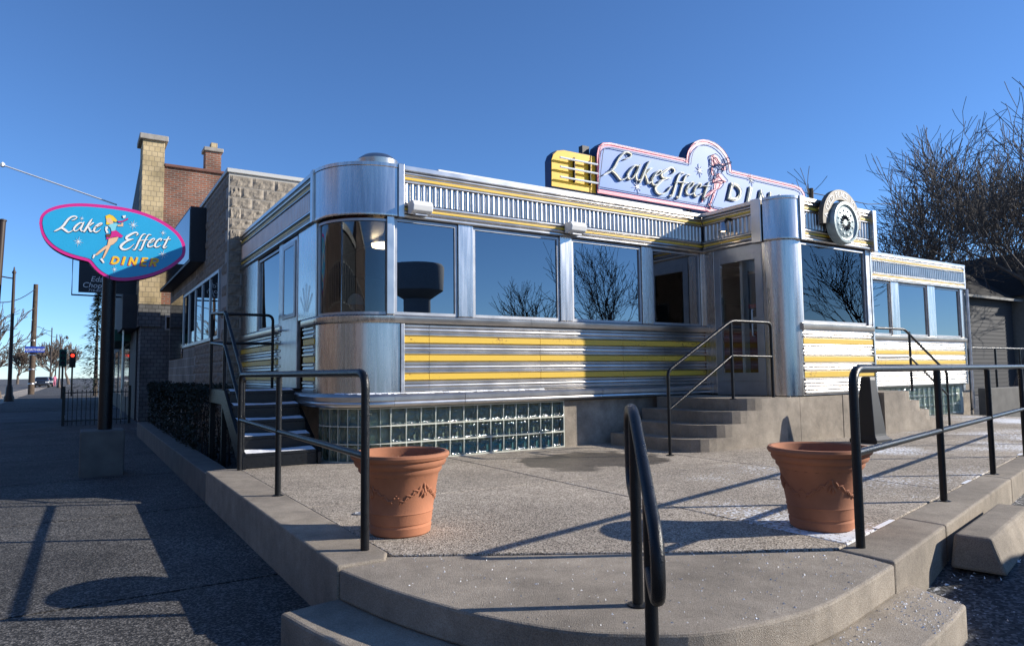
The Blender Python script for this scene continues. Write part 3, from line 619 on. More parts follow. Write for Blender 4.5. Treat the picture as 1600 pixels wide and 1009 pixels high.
# ------------------------------------------------------------------ railings
def rail(label, posts, bars, r=.024, plates=True, base=None):
    b0 = base or posts[0][0]; t_ = thing('railing', b0, label, 'railing', 'black tube railings')
    for a, c in posts:
        MB().tube([a, c], r, 12).build('post', 'black_paint', t_)
        if plates: MB().lathe([(.05, -.002), (.05, .006), (.03, .012)], a, 14).build('base_plate', 'black_paint', t_)
    for pts, rr, fr in bars: MB().tube(fillet(pts, fr) if fr else pts, rr, 12).build('bar', 'black_paint', t_)
    return t_
L0, L1, L2 = Vector((1.467, 3.955, .01)), Vector((1.493, 6.143, .01)), Vector((1.535, 8.017, .01))
up = lambda v, h: Vector((v.x, v.y, v.z + h))
rail('black tube railing on the low wall behind the left planter pot', [(L1, up(L1, 1.02))],
     [([L0, up(L0, 1.045), up(L2, 1.045), L2], .026, .1), ([up(L0, .55), up(L1, .55), up(L2, .55)], .022, 0)], .026)
Rp = [Vector((3.901, 2.356, .0)), Vector((5.773, 2.785, 0)), Vector((7.58, 3.189, 0)), Vector((9.39, 3.60, 0)), Vector((11.2, 4.02, 0)), Vector((13.0, 4.43, 0))]
rail('black tube railing along the kerb by the right planter pot', [(p, up(p, 1.02)) for p in Rp[1:]],
     [([Rp[0], up(Rp[0], 1.045), up(Rp[-1], 1.045)], .026, .12), ([up(p, .55) for p in Rp], .022, 0)], .026)
A = Vector((2.17, 2.375, -.006)); uu = Vector((-.602, -.799, 0))
q = lambda s_, z: Vector((A.x + uu.x * s_, A.y + uu.y * s_, z))
rail('black looped handrail standing in the middle of the curved front steps', [(A, q(0, .85)), (q(.52, -.17), q(.52, .56))],
     [([q(-.02, .46), q(-.22, .50), q(-.26, .86), q(-.02, .875), q(.75, .45), q(.75, .22), q(.52, .30)], .026, .11)], .026)
yr = 6.16
rail('black stair railing climbing to the left vestibule door', [((6.215, yr, 0), (6.215, yr, .92)), ((7.41, yr, .655), (7.41, yr, 1.68))],
     [([(6.215, yr, .9), (6.215, yr, 1.04), (7.42, yr, 1.705), (8.25, yr, 1.705), (8.25, yr, .655)], .021, .09), ([(6.215, yr, .56), (7.41, yr, 1.235), (8.25, yr, 1.225)], .017, 0)], .02)
rail('thin black stair railing in front of the far right diner windows', [((12.0, 6.2, .655), (12.0, 6.2, 1.66)), ((13.2, 6.2, 0), (13.2, 6.2, .95))],
     [([(11.0, 6.2, 1.70), (11.85, 6.2, 1.70), (13.2, 6.2, .96), (13.2, 6.2, .8)], .021, .07), ([(11.0, 6.2, 1.22), (12.0, 6.2, 1.22), (13.2, 6.2, .55)], .017, 0)], .02)
# metal side stair with its own rails
ms = thing('metal_stairs', (2.0, 8.2, 0), 'dark metal stairs with snowy treads up to the side door', 'stairs')
for k in range(5):
    y = 8.14 + k * .25; z = .17 * (k + 1)
    tr = MB().box(1.62, 2.42, y, y + .29, z - .035, z).box(1.62, 2.42, y + .005, y + .02, z - .17, z - .036).build('tread', 'black_paint', ms, .004)
    s_ = MB(); n = 10
    for i in range(n):
        x0, x1 = 1.63 + .78 * i / n, 1.63 + .78 * (i + 1) / n; d0, d1 = .06 + .05 * noise.noise((i * .7, k * 3, 0)), .06 + .05 * noise.noise(((i + 1) * .7, k * 3, 0)); h0, h1 = .012 + .015 * abs(i - 5) / 5, .012 + .015 * abs(i - 4) / 5
        s_.add([(x0, y + d0 * .2, z + .001), (x1, y + d1 * .2, z + .001), (x1, y + .12 + d1, z + h1), (x0, y + .12 + d0, z + h0), (x1, y + .28, z + h1 * .8), (x0, y + .28, z + h0 * .8)], [(0, 1, 2, 3), (3, 2, 4, 5)])
    tag(s_.build('snow', 'snow', tr), kind='stuff')
for x in (1.585, 2.425): MB().prismX([(8.1, -.02), (8.3, -.02), (9.5, .68), (10.5, .68), (10.5, .86), (9.35, .86), (8.1, .14)], x, x + .035).build('stringer', 'black_paint', ms)
MB().box(1.62, 2.43, 9.39, 10.5, .81, .86).build('platform', 'black_paint', ms)
for x, y in ((1.62, 10.42), (2.4, 10.42), (1.62, 9.5)): MB().box(x - .03, x + .03, y - .03, y + .03, -.33, .80).build('leg', 'black_paint', ms)
rl = MB(); 
for z1 in (0, -.42):
    rl.tube(fillet([(1.60, 8.16, .98 + z1), (1.60, 9.40, 1.86 + z1), (1.60, 10.46, 1.93 + z1)], .08), .021, 10); rl.tube(fillet([(1.60, 10.46, 1.93 + z1), (2.44, 10.46, 1.93 + z1)] + ([(2.44, 10.46, .86)] if not z1 else []), .09), .021, 10)
rl.build('rail', 'black_paint', ms)
for x, y, z0, z1 in ((1.60, 9.42, .86, 1.88), (1.60, 10.46, .86, 1.94), (1.60, 8.2, -.01, 1.0)): MB().tube([(x, y, z0), (x, y, z1)], .021, 10).build('rail_post', 'black_paint', ms)
# ------------------------------------------------------------------ planter pots
def pot(x, y, rz, label):
    t_ = thing('planter_pot', (x, y, 0), label, 'planter', 'terracotta planter pots'); H_ = .54
    pr = [(.19, 0), (.205, .012), (.212, .06), (.207, .068), (.207, .078), (.214, .083), (.221, .15), (.226, .155), (.222, .165), (.262, .40), (.275, .415), (.285, .43), (.285, .45), (.305, .462), (.315, .485), (.312, .50), (.33, .51), (.338, .53), (.33, .548), (.31, .55), (.296, .54), (.285, .50), (.275, .42), (.02, .415)]
    pr = [(a * .97, b * .965) for a, b in pr]
    MB().lathe(pr, (x, y, 0), 48).build('body', 'terracotta', t_)
    MB().lathe([(.255, .385), (.25, .405), (.1, .415), (.01, .415)], (x, y, 0), 24).build('soil', 'soil', t_)
    for j in range(4):                                 # festoon relief
        a0 = rz + j * math.pi / 2; rel = MB()
        def blob(da, z, la, lz, ang, h_=.012):
            rr = (.2215 + (z - .16) * .163) * .97; pts = []
            for i in range(7):
                s_ = (i / 6 - .5); pts.append((da + la * s_ * math.cos(ang) - lz * 0, z + la * s_ * math.sin(ang), .5 * lz * math.sin(math.pi * (i + .35) / 6.7)))
            rel.tube([((x + (rr + h_ * .15) * math.cos(a0 + p[0] / rr)), (y + (rr + h_ * .15) * math.sin(a0 + p[0] / rr)), p[1] * .965) for p in pts], [max(.0018, p[2] * .8) for p in pts], 6)
        blob(0, .345, .04, .022, 1.57); blob(.005, .315, .05, .026, 1.5); blob(-.012, .30, .06, .024, 1.2); blob(.016, .30, .06, .026, 1.9); blob(.004, .285, .05, .03, 1.57)
        for s_ in (-1, 1):
            for i in range(6): blob(s_ * (.03 + i * .022), .33 - .012 * i - .004 * i, .05, .018, s_ * -.5 + (.7 if i % 2 else -.5) * s_); blob(s_ * (.04 + i * .022), .31 - .014 * i, .035, .014, s_ * -1.1)
            blob(s_ * .17, .27, .016, .016, 0); blob(s_ * .185, .285, .012, .012, 0)
        rel.build('festoon', 'terracotta', t_)
    dp = MB(); rg = random.Random(int(x * 100))
    for i in range(70):
        a, r_ = rg.uniform(0, 6.28), rg.uniform(.0, .2) ; a = 2.4 + a * .3 if i % 3 else a; px, py = x + r_ * math.cos(a), y + r_ * math.sin(a); h_ = rg.uniform(.03, .10)
        dp.tube([(px, py, .40), (px + rg.uniform(-.02, .02), py + rg.uniform(-.02, .02), .40 + h_ * .6), (px + rg.uniform(-.05, .05), py + rg.uniform(-.05, .05), .40 + h_)], [.002, .0016, .0008], 3)
    tag(dp.build('dry_stems', 'dry_plant', t_), kind='stuff')
pot(1.845, 4.31, R(-75), 'terracotta planter pot standing behind the left railing post')
pot(4.225, 2.815, R(-40), 'terracotta planter pot beside the right railing, mostly in its own shade')
# small floor fitting and black smokers' post
ff = thing('floor_drain', (1.83, 5.03, 0), 'small round metal ring set in the patio near the left pot', 'drain'); MB().lathe([(.055, 0), (.055, .006), (.04, .008), (.036, .003), (.01, .003)], (1.83, 5.03, .001), 20).build('ring', 'aluminium', ff)
sp = thing('smokers_post', (9.53, 5.53, 0), 'black tapered smokers post on the patio below the round sign', 'ash post')
cx_, cy_ = 9.53, 5.53; tp = MB()
for (a0, z0), (a1, z1) in zip([(.20, 0), (.20, .05), (.15, .10), (.145, .13), (.072, .88), (.062, .92)], [(.20, .05), (.15, .10), (.145, .13), (.072, .88), (.062, .92), (.03, .935)]):
    tp.add([(cx_ + sx * a0, cy_ + sy * a0, z0) for sx, sy in ((-1, -1), (1, -1), (1, 1), (-1, 1))] + [(cx_ + sx * a1, cy_ + sy * a1, z1) for sx, sy in ((-1, -1), (1, -1), (1, 1), (-1, 1))], [(k, (k + 1) % 4, 4 + (k + 1) % 4, 4 + k) for k in range(4)])
tp.add([(cx_ + sx * .03, cy_ + sy * .03, .935) for sx, sy in ((-1, -1), (1, -1), (1, 1), (-1, 1))], [(0, 1, 2, 3)]); tp.build('body', 'black_plastic', sp, .01)
# ------------------------------------------------------------------ lettering shared by both signs
LAKE = [[(590, 278, 6), (610, 252, 14), (580, 236, 20), (530, 242, 25), (480, 275, 30), (440, 320, 34), (405, 370, 36), (370, 405, 30), (320, 438, 25), (275, 460, 20), (245, 474, 4)],
        [(606, 262, 14), (570, 284, 16), (520, 302, 4)], [(345, 412, 22), (400, 436, 34), (440, 465, 34), (472, 486, 22), (520, 470, 12), (565, 436, 8)],
        [(700, 340, 12), (655, 340, 22), (595, 385, 30), (562, 430, 30), (572, 464, 22), (612, 458, 14), (662, 408, 11), (702, 345, 12)], [(722, 322, 12), (692, 380, 30), (668, 432, 30), (680, 466, 20), (714, 458, 7)],
        [(850, 276, 8), (822, 312, 28), (780, 380, 32), (738, 450, 32), (714, 484, 22)], [(876, 338, 18), (845, 350, 22), (805, 388, 12)], [(785, 400, 18), (806, 440, 30), (822, 474, 28), (856, 462, 8)],
        [(888, 412, 10), (960, 386, 12), (1004, 352, 14), (985, 344, 18), (935, 370, 26), (890, 420, 32), (876, 464, 28), (906, 485, 20), (952, 465, 13), (982, 433, 5)]]
EFF = [[(425, 238, 6), (456, 214, 22), (438, 190, 22), (398, 192, 26), (330, 226, 34), (278, 264, 38), (288, 294, 32), (342, 297, 20), (388, 290, 10)],
       [(345, 302, 14), (272, 330, 28), (206, 380, 38), (186, 416, 38), (216, 450, 32), (272, 454, 22), (342, 420, 14), (398, 366, 5)],
       [(584, 218, 10), (546, 215, 18), (510, 252, 24), (470, 332, 28), (430, 420, 28), (404, 458, 20), (374, 452, 8)], [(668, 228, 10), (632, 221, 18), (600, 256, 22), (555, 345, 28), (520, 430, 28), (498, 464, 20), (468, 454, 8)], [(455, 322, 10), (530, 310, 14), (622, 304, 8)],
       [(622, 367, 10), (690, 330, 12), (722, 294, 14), (702, 285, 18), (655, 316, 26), (620, 370, 30), (616, 404, 26), (650, 414, 18), (700, 396, 12), (736, 368, 5)],
       [(812, 322, 14), (832, 290, 18), (796, 290, 22), (750, 332, 28), (726, 386, 30), (736, 414, 24), (776, 414, 16), (822, 384, 6)], [(948, 252, 10), (925, 290, 24), (886, 370, 30), (858, 418, 26), (880, 430, 16), (918, 402, 5)], [(862, 304, 14), (972, 292, 14)]]
DIN = [[(40, 680, 34), (80, 566, 34)], [(76, 576, 30), (120, 578, 32), (154, 606, 34), (138, 650, 34), (98, 672, 32), (48, 672, 30)], [(213, 697, 40), (254, 568, 40)], [(318, 706, 34), (356, 574, 34)], [(352, 590, 34), (412, 696, 34)], [(410, 708, 34), (448, 578, 34)],
       [(508, 712, 34), (546, 582, 34)], [(548, 592, 26), (618, 596, 26)], [(532, 646, 24), (596, 650, 24)], [(514, 704, 26), (592, 710, 26)], [(652, 718, 34), (690, 592, 34)], [(686, 604, 26), (752, 606, 28), (774, 628, 30), (750, 656, 28), (682, 660, 26)], [(706, 662, 32), (738, 720, 34)]]
GIRL = [('hair_print', [(250, 130), (310, 105), (370, 130), (405, 165), (437, 206), (410, 226), (372, 212), (345, 246), (300, 266), (262, 264), (264, 200)]),
        ('skin_print', [(268, 168), (328, 160), (352, 200), (372, 228), (372, 256), (326, 262), (312, 240), (286, 236), (266, 206)]),
        ('skin_print', [(440, 266), (498, 266), (502, 240), (530, 240), (526, 294), (440, 292)]), ('white_paint', [(248, 300), (286, 292), (290, 330), (270, 342), (300, 392), (266, 402), (244, 342)]),
        ('aqua_print', [(286, 282), (326, 258), (420, 240), (442, 268), (418, 302), (406, 362), (344, 368), (332, 320)]),
        ('skin_print', [(300, 488), (388, 468), (456, 460), (430, 522), (372, 575), (330, 592), (282, 692), (222, 800), (200, 796), (246, 680), (262, 640), (112, 752), (86, 740), (162, 668), (250, 600), (278, 594)]),
        ('magenta', [(345, 370), (415, 358), (526, 446), (500, 470), (410, 455), (330, 476), (264, 502), (270, 460), (340, 420)]), ('brown_print', [(258, 420), (320, 414), (342, 440), (310, 472), (264, 462)]),
        ('white_paint', [(45, 790), (60, 740), (96, 730), (86, 762), (56, 802)]), ('white_paint', [(164, 812), (196, 790), (236, 862), (214, 872), (190, 842)]),
        ('magenta', [(440, 214), (520, 208), (602, 164), (608, 182), (540, 216), (460, 236)]), ('tube_white', [(516, 126), (572, 120), (562, 162), (528, 164)])]
def star2d(cx, cy, r, n=8):
    pts = []
    for k in range(2 * n): a = math.pi * k / n + .2; rr = (r if k % 4 else r * 1.25) if k % 2 == 0 else r * .16; pts.append((cx + rr * math.cos(a), cy + rr * math.sin(a)))
    return pts
def flat(poly, fn, y, mb=None, th=.002):
    mb = mb or MB(); P_ = [fn(*p) for p in poly]; area = sum(a[0] * b[1] - b[0] * a[1] for a, b in zip(P_, P_[1:] + P_[:1]))
    return mb.prismY(P_ if area > 0 else P_[::-1], y - th, y)
# ------------------------------------------------------------------ pole sign on the sidewalk
PY = 11.42
ps = thing('pole_sign', (.33, 11.5, GZ), 'oval turquoise sign with magenta rim on a black pole by the sidewalk', 'sign')
MB().prism([(.06, 11.2), (.60, 11.2), (.60, 11.75), (.06, 11.75)], GZ - .02, .30).build('footing', 'concrete_dark', ps, .02)
c_ = onY(160, 500, 11.5); MB().tube([(.36, 11.5, .30), (.36, 11.5, 2.6)], .088, 20).build('pole', 'black_paint', ps)
OUT = [(72, 250), (85, 180), (140, 120), (240, 78), (370, 55), (500, 50), (640, 58), (800, 75), (950, 98), (1100, 135), (1250, 195), (1370, 265), (1460, 340), (1515, 420), (1535, 490), (1530, 560), (1500, 610), (1400, 690), (1270, 755), (1120, 800), (960, 825), (840, 822), (760, 800), (680, 755), (620, 700), (580, 650), (550, 630), (450, 605), (330, 565), (220, 505), (140, 430), (90, 340)]
OUT = smooth(OUT + OUT[:1], 3)[:-1]
def pz(x, y): p = onY(50 + x / 6.4, 310 + y / 6.4, PY); return (p.x, p.z)
def inset(poly, d):
    n = len(poly); out = []; sgn = 1 if sum(poly[i][0] * poly[(i + 1) % n][1] - poly[(i + 1) % n][0] * poly[i][1] for i in range(n)) > 0 else -1
    for i in range(n):
        a, b = poly[i - 1], poly[(i + 1) % n]; dx, dy = b[0] - a[0], b[1] - a[1]; l = math.hypot(dx, dy) or 1; out.append((poly[i][0] - sgn * dy / l * d, poly[i][1] + sgn * dx / l * d))
    return out
flat(OUT, pz, PY + .16, None, .16).build('cabinet', 'ink', ps)
flat(inset(OUT, 1), pz, PY - .001, None, .006).build('rim', 'magenta', ps); fo = flat(inset(OUT, 33), pz, PY - .0075, None, .004).build('face', 'blue_sign', ps)
k1 = lambda x, y: pz((60 + x * .0991 - 50) * 6.4, (315 + y * .0991 - 310) * 6.4)
k3 = lambda x, y: pz((170 + x * .0991 - 50) * 6.4, (345 + y * .0991 - 310) * 6.4)
k2 = lambda x, y: pz((140 + x * .0991 - 50) * 6.4, (325 + y * .0991 - 310) * 6.4)
G_LAKE, G_EFF, G_DIN = [(0, 3), (3, 5), (5, 8), (8, 9)], [(0, 2), (2, 3), (3, 5), (5, 6), (6, 7), (7, 9)], [(0, 2), (2, 3), (3, 6), (6, 10), (10, 13)]
def lettering(sets, mat, parent, y, th=.002, dx=0, dy=0, name='letter'):
    for strokes, fn, groups in sets:
        for g0, g1 in groups:
            mb = MB()
            for i in range(g0, g1): add_ribbon(mb, [(a + dx, b + dy, c) for a, b, c in strokes[i]], fn, y, y - th - .0003 * (i % 9))
            mb.build(name, mat, parent)
script = ((LAKE, k1, G_LAKE), (EFF, k3, G_EFF))
lettering(script, 'ink', fo, PY - .0125, .001, 7, 9, 'letter_shadow'); lettering(script, 'white_paint', fo, PY - .0165)
lettering(((DIN, k3, G_DIN),), 'magenta', fo, PY - .0125, .001, -16, 8, 'letter_shadow'); lettering(((DIN, k3, G_DIN),), 'yellow_sign', fo, PY - .0165)
for i, (mt, poly) in enumerate(GIRL):
    flat(inset(poly, -5), k2, PY - .0125 - .0002 * i, None, .0008).build('figure_outline', 'ink', fo); flat(poly, k2, PY - .0165 - .0004 * i, None, .001).build('figure_print', mt, fo)
for fn, x, y, r_ in ((k1, 630, 635, 70), (k1, 685, 272, 38), (k3, 385, 70, 72), (k3, 855, 195, 48), (k3, 850, 535, 70), (k3, 88, 768, 50)): flat(star2d(x, y, r_), fn, PY - .0125, None, .003).build('star', 'white_paint', fo)
# ------------------------------------------------------------------ rooftop neon sign
RY_ = 8.5
rs = thing('rooftop_sign', (8.6, 8.6, 3.6), 'pale blue and pink neon sign with a yellow end panel on the diner roof', 'sign')
def rz(px, py): p = onY(px, py, RY_); return (p.x, p.z)
x0, x1, xm = 6.17, 12.62, 7.06; zb = 3.93
yl = [(x0, zb), (xm + .05, zb), (xm + .05, 4.56), (6.42, 4.56), (6.29, 4.53), (6.21, 4.46), (x0, 4.36)]
bm_ = [(xm, zb), (x1, zb), (x1, 4.50), (12.58, 4.66), (12.47, 4.77), (12.30, 4.80), (10.36, 4.82)]
for k in range(0, 15): a = R(-2 + 182 * k / 14); bm_.append((9.74 + .60 * math.cos(a), 4.80 + .49 * math.sin(a)))
bm_ += [(9.10, 4.84), (7.36, 4.83), (7.20, 4.80), (7.10, 4.72), (xm, 4.58)]
MB().prismY(yl, RY_ + .012, RY_ + .17).build('cabinet', 'navy', rs); MB().prismY(inset(yl, .012), RY_, RY_ + .010).build('yellow_panel', 'yellow_sign', rs)
MB().prismY(bm_, RY_ - .03, RY_ + .17).build('cabinet', 'navy', rs); MB().prismY(inset(bm_, .006), RY_ - .044, RY_ - .032).build('border', 'pink', rs); face = MB().prismY(inset(bm_, .075), RY_ - .052, RY_ - .046).build('face', 'pale_blue', rs)
MB().prismY(inset(bm_, .045), RY_ - .05, RY_ - .0455).build('border_line', 'pink', rs)
for off, nm, mt in ((.03, 'border_tube', 'tube_white'), (.10, 'border_tube', 'navy')):
    pp = inset(bm_, off); MB().tube([(p[0], RY_ - .075, p[1]) for p in pp + pp[:1]], .007, 5).build(nm, mt, rs)
for z in (4.40, 4.25, 4.09): MB().tube([(6.30, RY_ - .06, z), (7.06, RY_ - .06, z)], .017, 8).build('neon_tube', 'tube_white', rs)
for x in (6.6, 6.92): MB().box(x - .006, x + .006, RY_ - .05, RY_ - .001, 4.05, 4.45).build('tube_support', 'ink', rs)
for x in (6.45, 7.3, 8.3, 9.3, 10.4, 11.5, 12.4):
    MB().box(x - .03, x + .03, RY_ + .05, RY_ + .12, 3.55, zb - .001).build('support', 'ink', rs)
MB().box(6.88, 7.02, RY_ + .1, RY_ + .2, 4.56, 4.74).build('transformer', 'ink', rs)
fl = lambda x, y: (7.15 + (x - 245) / 765 * 1.33, 4.20 + (490 - y) / 255 * .50 + (x - 245) / 765 * .02)
fe = lambda x, y: (8.30 + (x - 170) / 795 * 1.40, 4.07 + (468 - y) / 280 * .53)
def roof_letters(sets):
    for strokes, fn, groups in sets:
        for g0, g1 in groups:
            mb, sh, tb = MB(), MB(), MB()
            for i in range(g0, g1):
                s_ = strokes[i]; add_ribbon(sh, [(a - 24, b + 12, 11) for a, b, c in s_], fn, RY_ - .053, RY_ - .056 - .0003 * i); add_ribbon(mb, [(a, b, max(9, c * .66)) for a, b, c in s_], fn, RY_ - .0575, RY_ - .085 - .0008 * i)
                tb.tube([(fn(p[0], p[1])[0], RY_ - .105, fn(p[0], p[1])[1]) for p in smooth(s_, 3)], .007, 5)
            sh.build('letter_edge', 'navy', face); mb.build('letter', 'cream', face); tb.build('neon_tube', 'tube_white', face)
roof_letters(((LAKE, fl, G_LAKE), (EFF, fe, G_EFF)))
fdn = lambda x, y: (10.20 + (x - 40) / 740 * 2.25, 4.13 + (712 - y) / 145 * .42)
roof_letters(((DIN, fdn, G_DIN),))
fg = lambda x, y: (9.42 + x / 620 * .88, 5.03 - (y - 105) / 770 * 1.05)
gp, gt = MB(), MB()
for i, (mt, poly) in enumerate(GIRL):
    pp = [fg(*p) for p in poly]; gt.tube([(p[0], RY_ - .10, p[1]) for p in pp + pp[:1]], .007, 4)
    gt.tube([(p[0] - .05, RY_ - .058, p[1] - .015) for p in pp + pp[:1]], .004, 4)
    if mt in ('skin_print', 'magenta', 'hair_print', 'white_paint'): flat(poly, fg, RY_ - .056 - .0006 * i, gp, .002)
gp.build('figure_panel', 'pink', face); gt.build('figure_tube', 'navy', face)
for px, py in ((992, 293), (1089, 268), (1170, 282)): a, b = rz(px, py); flat(star2d(a, b, .10), lambda x, y: (x, y), RY_ - .056, None, .01).build('star', 'white_paint', face)
# ------------------------------------------------------------------ round medallion sign on the vestibule
md = thing('round_sign', (9.86, 5.95, 3.28), 'round pale medallion under a lettered arch on the vestibule fascia', 'sign')
mx_, mz_ = 9.86, 3.27
MB().lathe([(.33, 0), (.33, .10), (.315, .135), (.28, .14), (.265, .115), (.245, .11), (.23, .12), (.01, .12)], (mx_, YV - .10, mz_), 48, 'y').build('disc', 'verdigris', md)
fl_ = MB()
for k in range(16):
    a = 2 * math.pi * k / 16; fl_.tube([(mx_ + .05 * math.cos(a), YV - .222, mz_ + .05 * math.sin(a)), (mx_ + .09 * math.cos(a + .15), YV - .224, mz_ + .09 * math.sin(a + .15)), (mx_ + .14 * math.cos(a), YV - .222, mz_ + .14 * math.sin(a))], [.004, .015, .005], 6)
fl_.build('rosette', 'ink', md)
for k in range(12):
    a = 2 * math.pi * k / 12 + .2; MB().lathe([(.022, 0), (.018, .012), (.002, .016)], (mx_ + .19 * math.cos(a), YV - .218, mz_ + .19 * math.sin(a)), 10, 'y').build('boss', 'verdigris', md)
ar = MB(); pts = [(a, r_) for a, r_ in [(R(-8 + 196 * k / 24), .50) for k in range(25)] + [(R(188 - 196 * k / 24), .345) for k in range(25)]]
ar.prismY([(mx_ + r_ * math.cos(a), mz_ + .02 + r_ * math.sin(a)) for a, r_ in pts], YV - .17, YV - .09); ar.build('arch', 'ring_grey', md)
tx = MB(); word = 'A GOOD PLACE TO EAT'
for i, ch in enumerate(word):
    if ch == ' ': continue
    a = R(180 - 4 - 172 * (i + .5) / len(word)); vs, fs = text2d(ch, .13); ca, sa = math.cos(a - math.pi / 2), math.sin(a - math.pi / 2)
    tx.add([(mx_ + .38 * math.cos(a) + ca * x - sa * y, YV - .174, mz_ + .02 + .38 * math.sin(a) + sa * x + ca * y) for x, y, _ in vs], fs)
tx.build('arch_lettering', 'white_paint', md)
MB().box(mx_ - .05, mx_ + .05, YV - .099, YV - .03, 3.0, 3.5).build('bracket', 'ink', md)
# ------------------------------------------------------------------ split-face annex
ax = thing('block_annex', (3, 14, GZ), 'tan split-face concrete block annex behind the diner with a dark shaded street side', 'building')
AX, AY = 2.23, 13.07
core = MB().box(AX + .009, 12, AY + .009, 22, GZ, 4.74).build('wall', 'mortar', ax)
MB().box(AX - .03, 12, AY - .03, 22.02, 4.745, 4.82).build('coping', 'metal_cap', ax, .008)
def rough_block(seed, w_=.39, h_=.19):
    nx, nz = 9, 5; mb = MB(); rg = random.Random(seed)
    for j in range(nz + 1):
        for i in range(nx + 1):
            e = 0 < i < nx and 0 < j < nz; mb.v.append((w_ * i / nx, -(.012 + .02 * noise.noise((i * .45 + seed * 7, j * .5, 0)) + rg.uniform(0, .010) if e else 0), h_ * j / nz))
    for j in range(nz):
        for i in range(nx): k = j * (nx + 1) + i; mb.f.append((k, k + 1, k + nx + 2, k + nx + 1))
    n0 = len(mb.v); mb.v += [(0, .05, 0), (w_, .05, 0), (w_, .05, h_), (0, .05, h_)]
    rim = [(0, nx, 0), (nx, (nz + 1) * (nx + 1) - 1, 1)]
    mb.f += [(0, n0, n0 + 1, nx), (nx, n0 + 1, n0 + 2, (nz + 1) * (nx + 1) - 1), ((nz + 1) * (nx + 1) - 1, n0 + 2, n0 + 3, nz * (nx + 1)), (nz * (nx + 1), n0 + 3, n0, 0)]
    return mb.mesh('block', 'split_block')
bv = [rough_block(i) for i in range(6)]
wy0, wy1, wz0, wz1 = 13.72, 18.8, 1.74, 3.05
nb = 0
for r_ in range(25):
    z = GZ + .03 + r_ * .2
    for k in range(6 if z > 2.9 else 1): place(random.choice(bv), 'block', ax, (AX + .03 + k * .4 - (.2 if r_ % 2 and k else 0), AY + .005, z), (0, 0, 0), (.5 if r_ % 2 and k == 0 else 1, 1, 1)); nb += 1
    for k in range(9):
        y = AY + .06 + k * .4 + (.2 if r_ % 2 else 0)
        if wz0 - .2 < z < wz1 and y + .4 > wy0 : continue
        if z > 3.35 and y > 15.2: continue
        if nb < 290: place(random.choice(bv), 'block', ax, (AX + .005, y + .39, z), (0, 0, R(-90))); nb += 1
MB().box(AX + .002, AX + .008, AY + 3.9, 21.98, GZ, 4.73).build('street_wall', 'block_far', ax)
wn = MB().box(AX - .03, AX + .02, wy0, wy1, wz0, wz0 + .06).box(AX - .03, AX + .02, wy0, wy1, wz1 - .06, wz1)
for k in range(6): y = wy0 + (wy1 - wy0 - .06) * k / 5; wn.box(AX - .03, AX + .02, y, y + .06, wz0 + .061, wz1 - .061)
wo = wn.build('window', 'aluminium', ax)
for k in range(5): y = wy0 + (wy1 - wy0 - .06) * k / 5; MB().box(AX - .008, AX - .002, y + .061, y + (wy1 - wy0 - .06) / 5 - .001, wz0 + .061, wz1 - .061).build('pane', 'window_glass', wo)
MB().box(AX - .02, AX + .02, 18.95, 21.7, 1.5, 3.1).build('mural_panel', 'car_glass', ax)
ss = MB().prismX([(15.6, 3.45), (21.8, 3.45), (21.8, 4.75), (15.6, 4.62)], AX - .30, AX - .001).build('sign_box', 'ink', ax); MB().prismX([(15.66, 3.5), (21.7, 3.5), (21.7, 4.7), (15.66, 4.57)], AX - .31, AX - .302).build('sign_face', 'car_glass', ss)
# ------------------------------------------------------------------ brick building beyond
bb = thing('brick_building', (3, 26, GZ), 'old red brick shop building with a cream brick pier and a chimney', 'building')
MB().box(2.17, 12, 24.0, 48, 3.3, 7.72).build('wall', 'brick_front', bb); MB().box(1.63, 12, 24.03, 48, GZ, 3.295).build('lower_wall', 'brick_grey', bb)
MB().box(1.55, 2.168, 23.95, 25.0, 3.3, 8.5).build('pier', 'brick_cream', bb); MB().box(1.55, 2.168, 23.951, 25, 2.6, 3.296).build('pier_base', 'brick_grey', bb)
MB().box(1.45, 2.26, 23.86, 25.1, 8.505, 8.68).build('pier_cap', 'stone_cap', bb, .02)
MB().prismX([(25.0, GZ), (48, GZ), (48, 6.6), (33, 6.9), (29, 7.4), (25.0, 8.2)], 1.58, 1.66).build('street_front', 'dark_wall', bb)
MB().box(2.17, 12, 23.93, 24.2, 7.722, 7.82).build('coping', 'coping', bb, .02)
ch = MB().box(3.38, 3.86, 24.02, 24.5, 7.83, 8.45).build('chimney', 'brick_front', bb); MB().box(3.32, 3.92, 23.95, 24.56, 8.452, 8.58).build('chimney_cap', 'stone_cap', ch, .02); MB().box(3.55, 3.75, 24.1, 24.4, 8.582, 8.78).build('flue', 'brick_cream', ch)
wd = MB().box(2.3, 3.0, 23.98, 24.028, 2.5, 2.95).build('window', 'aluminium', bb); MB().box(2.34, 2.63, 23.97, 23.979, 2.54, 2.91).box(2.67, 2.96, 23.97, 23.979, 2.54, 2.91).build('pane', 'car_glass', wd)
MB().box(1.15, 1.575, 24.6, 27.5, 2.55, 3.65).build('awning_box', 'dark_wall', bb, .03); MB().box(.9, 1.57, 27.6, 36, 2.3, 2.7).build('awning', 'green_paint', bb)
MB().box(1.2, 1.24, 25.2, 25.3, GZ, 2.54).build('downpipe', 'steel_smooth', bb)
for k in range(4): MB().box(1.56, 1.579, 28 + k * 4, 30.6 + k * 4, .3, 2.2).build('shop_window', 'car_glass', bb)
hs = thing('hanging_sign', (1.5, 25.6, 3.6), 'black hanging shop sign with white italic lettering half behind the pole', 'sign')
HY = 25.6
def hz(px, py): p = onY(px, py, HY); return p
a, c = hz(124, 402), hz(214, 460); MB().box(a.x, 1.57, HY, HY + .12, c.z, a.z).build('board', 'ink', hs)
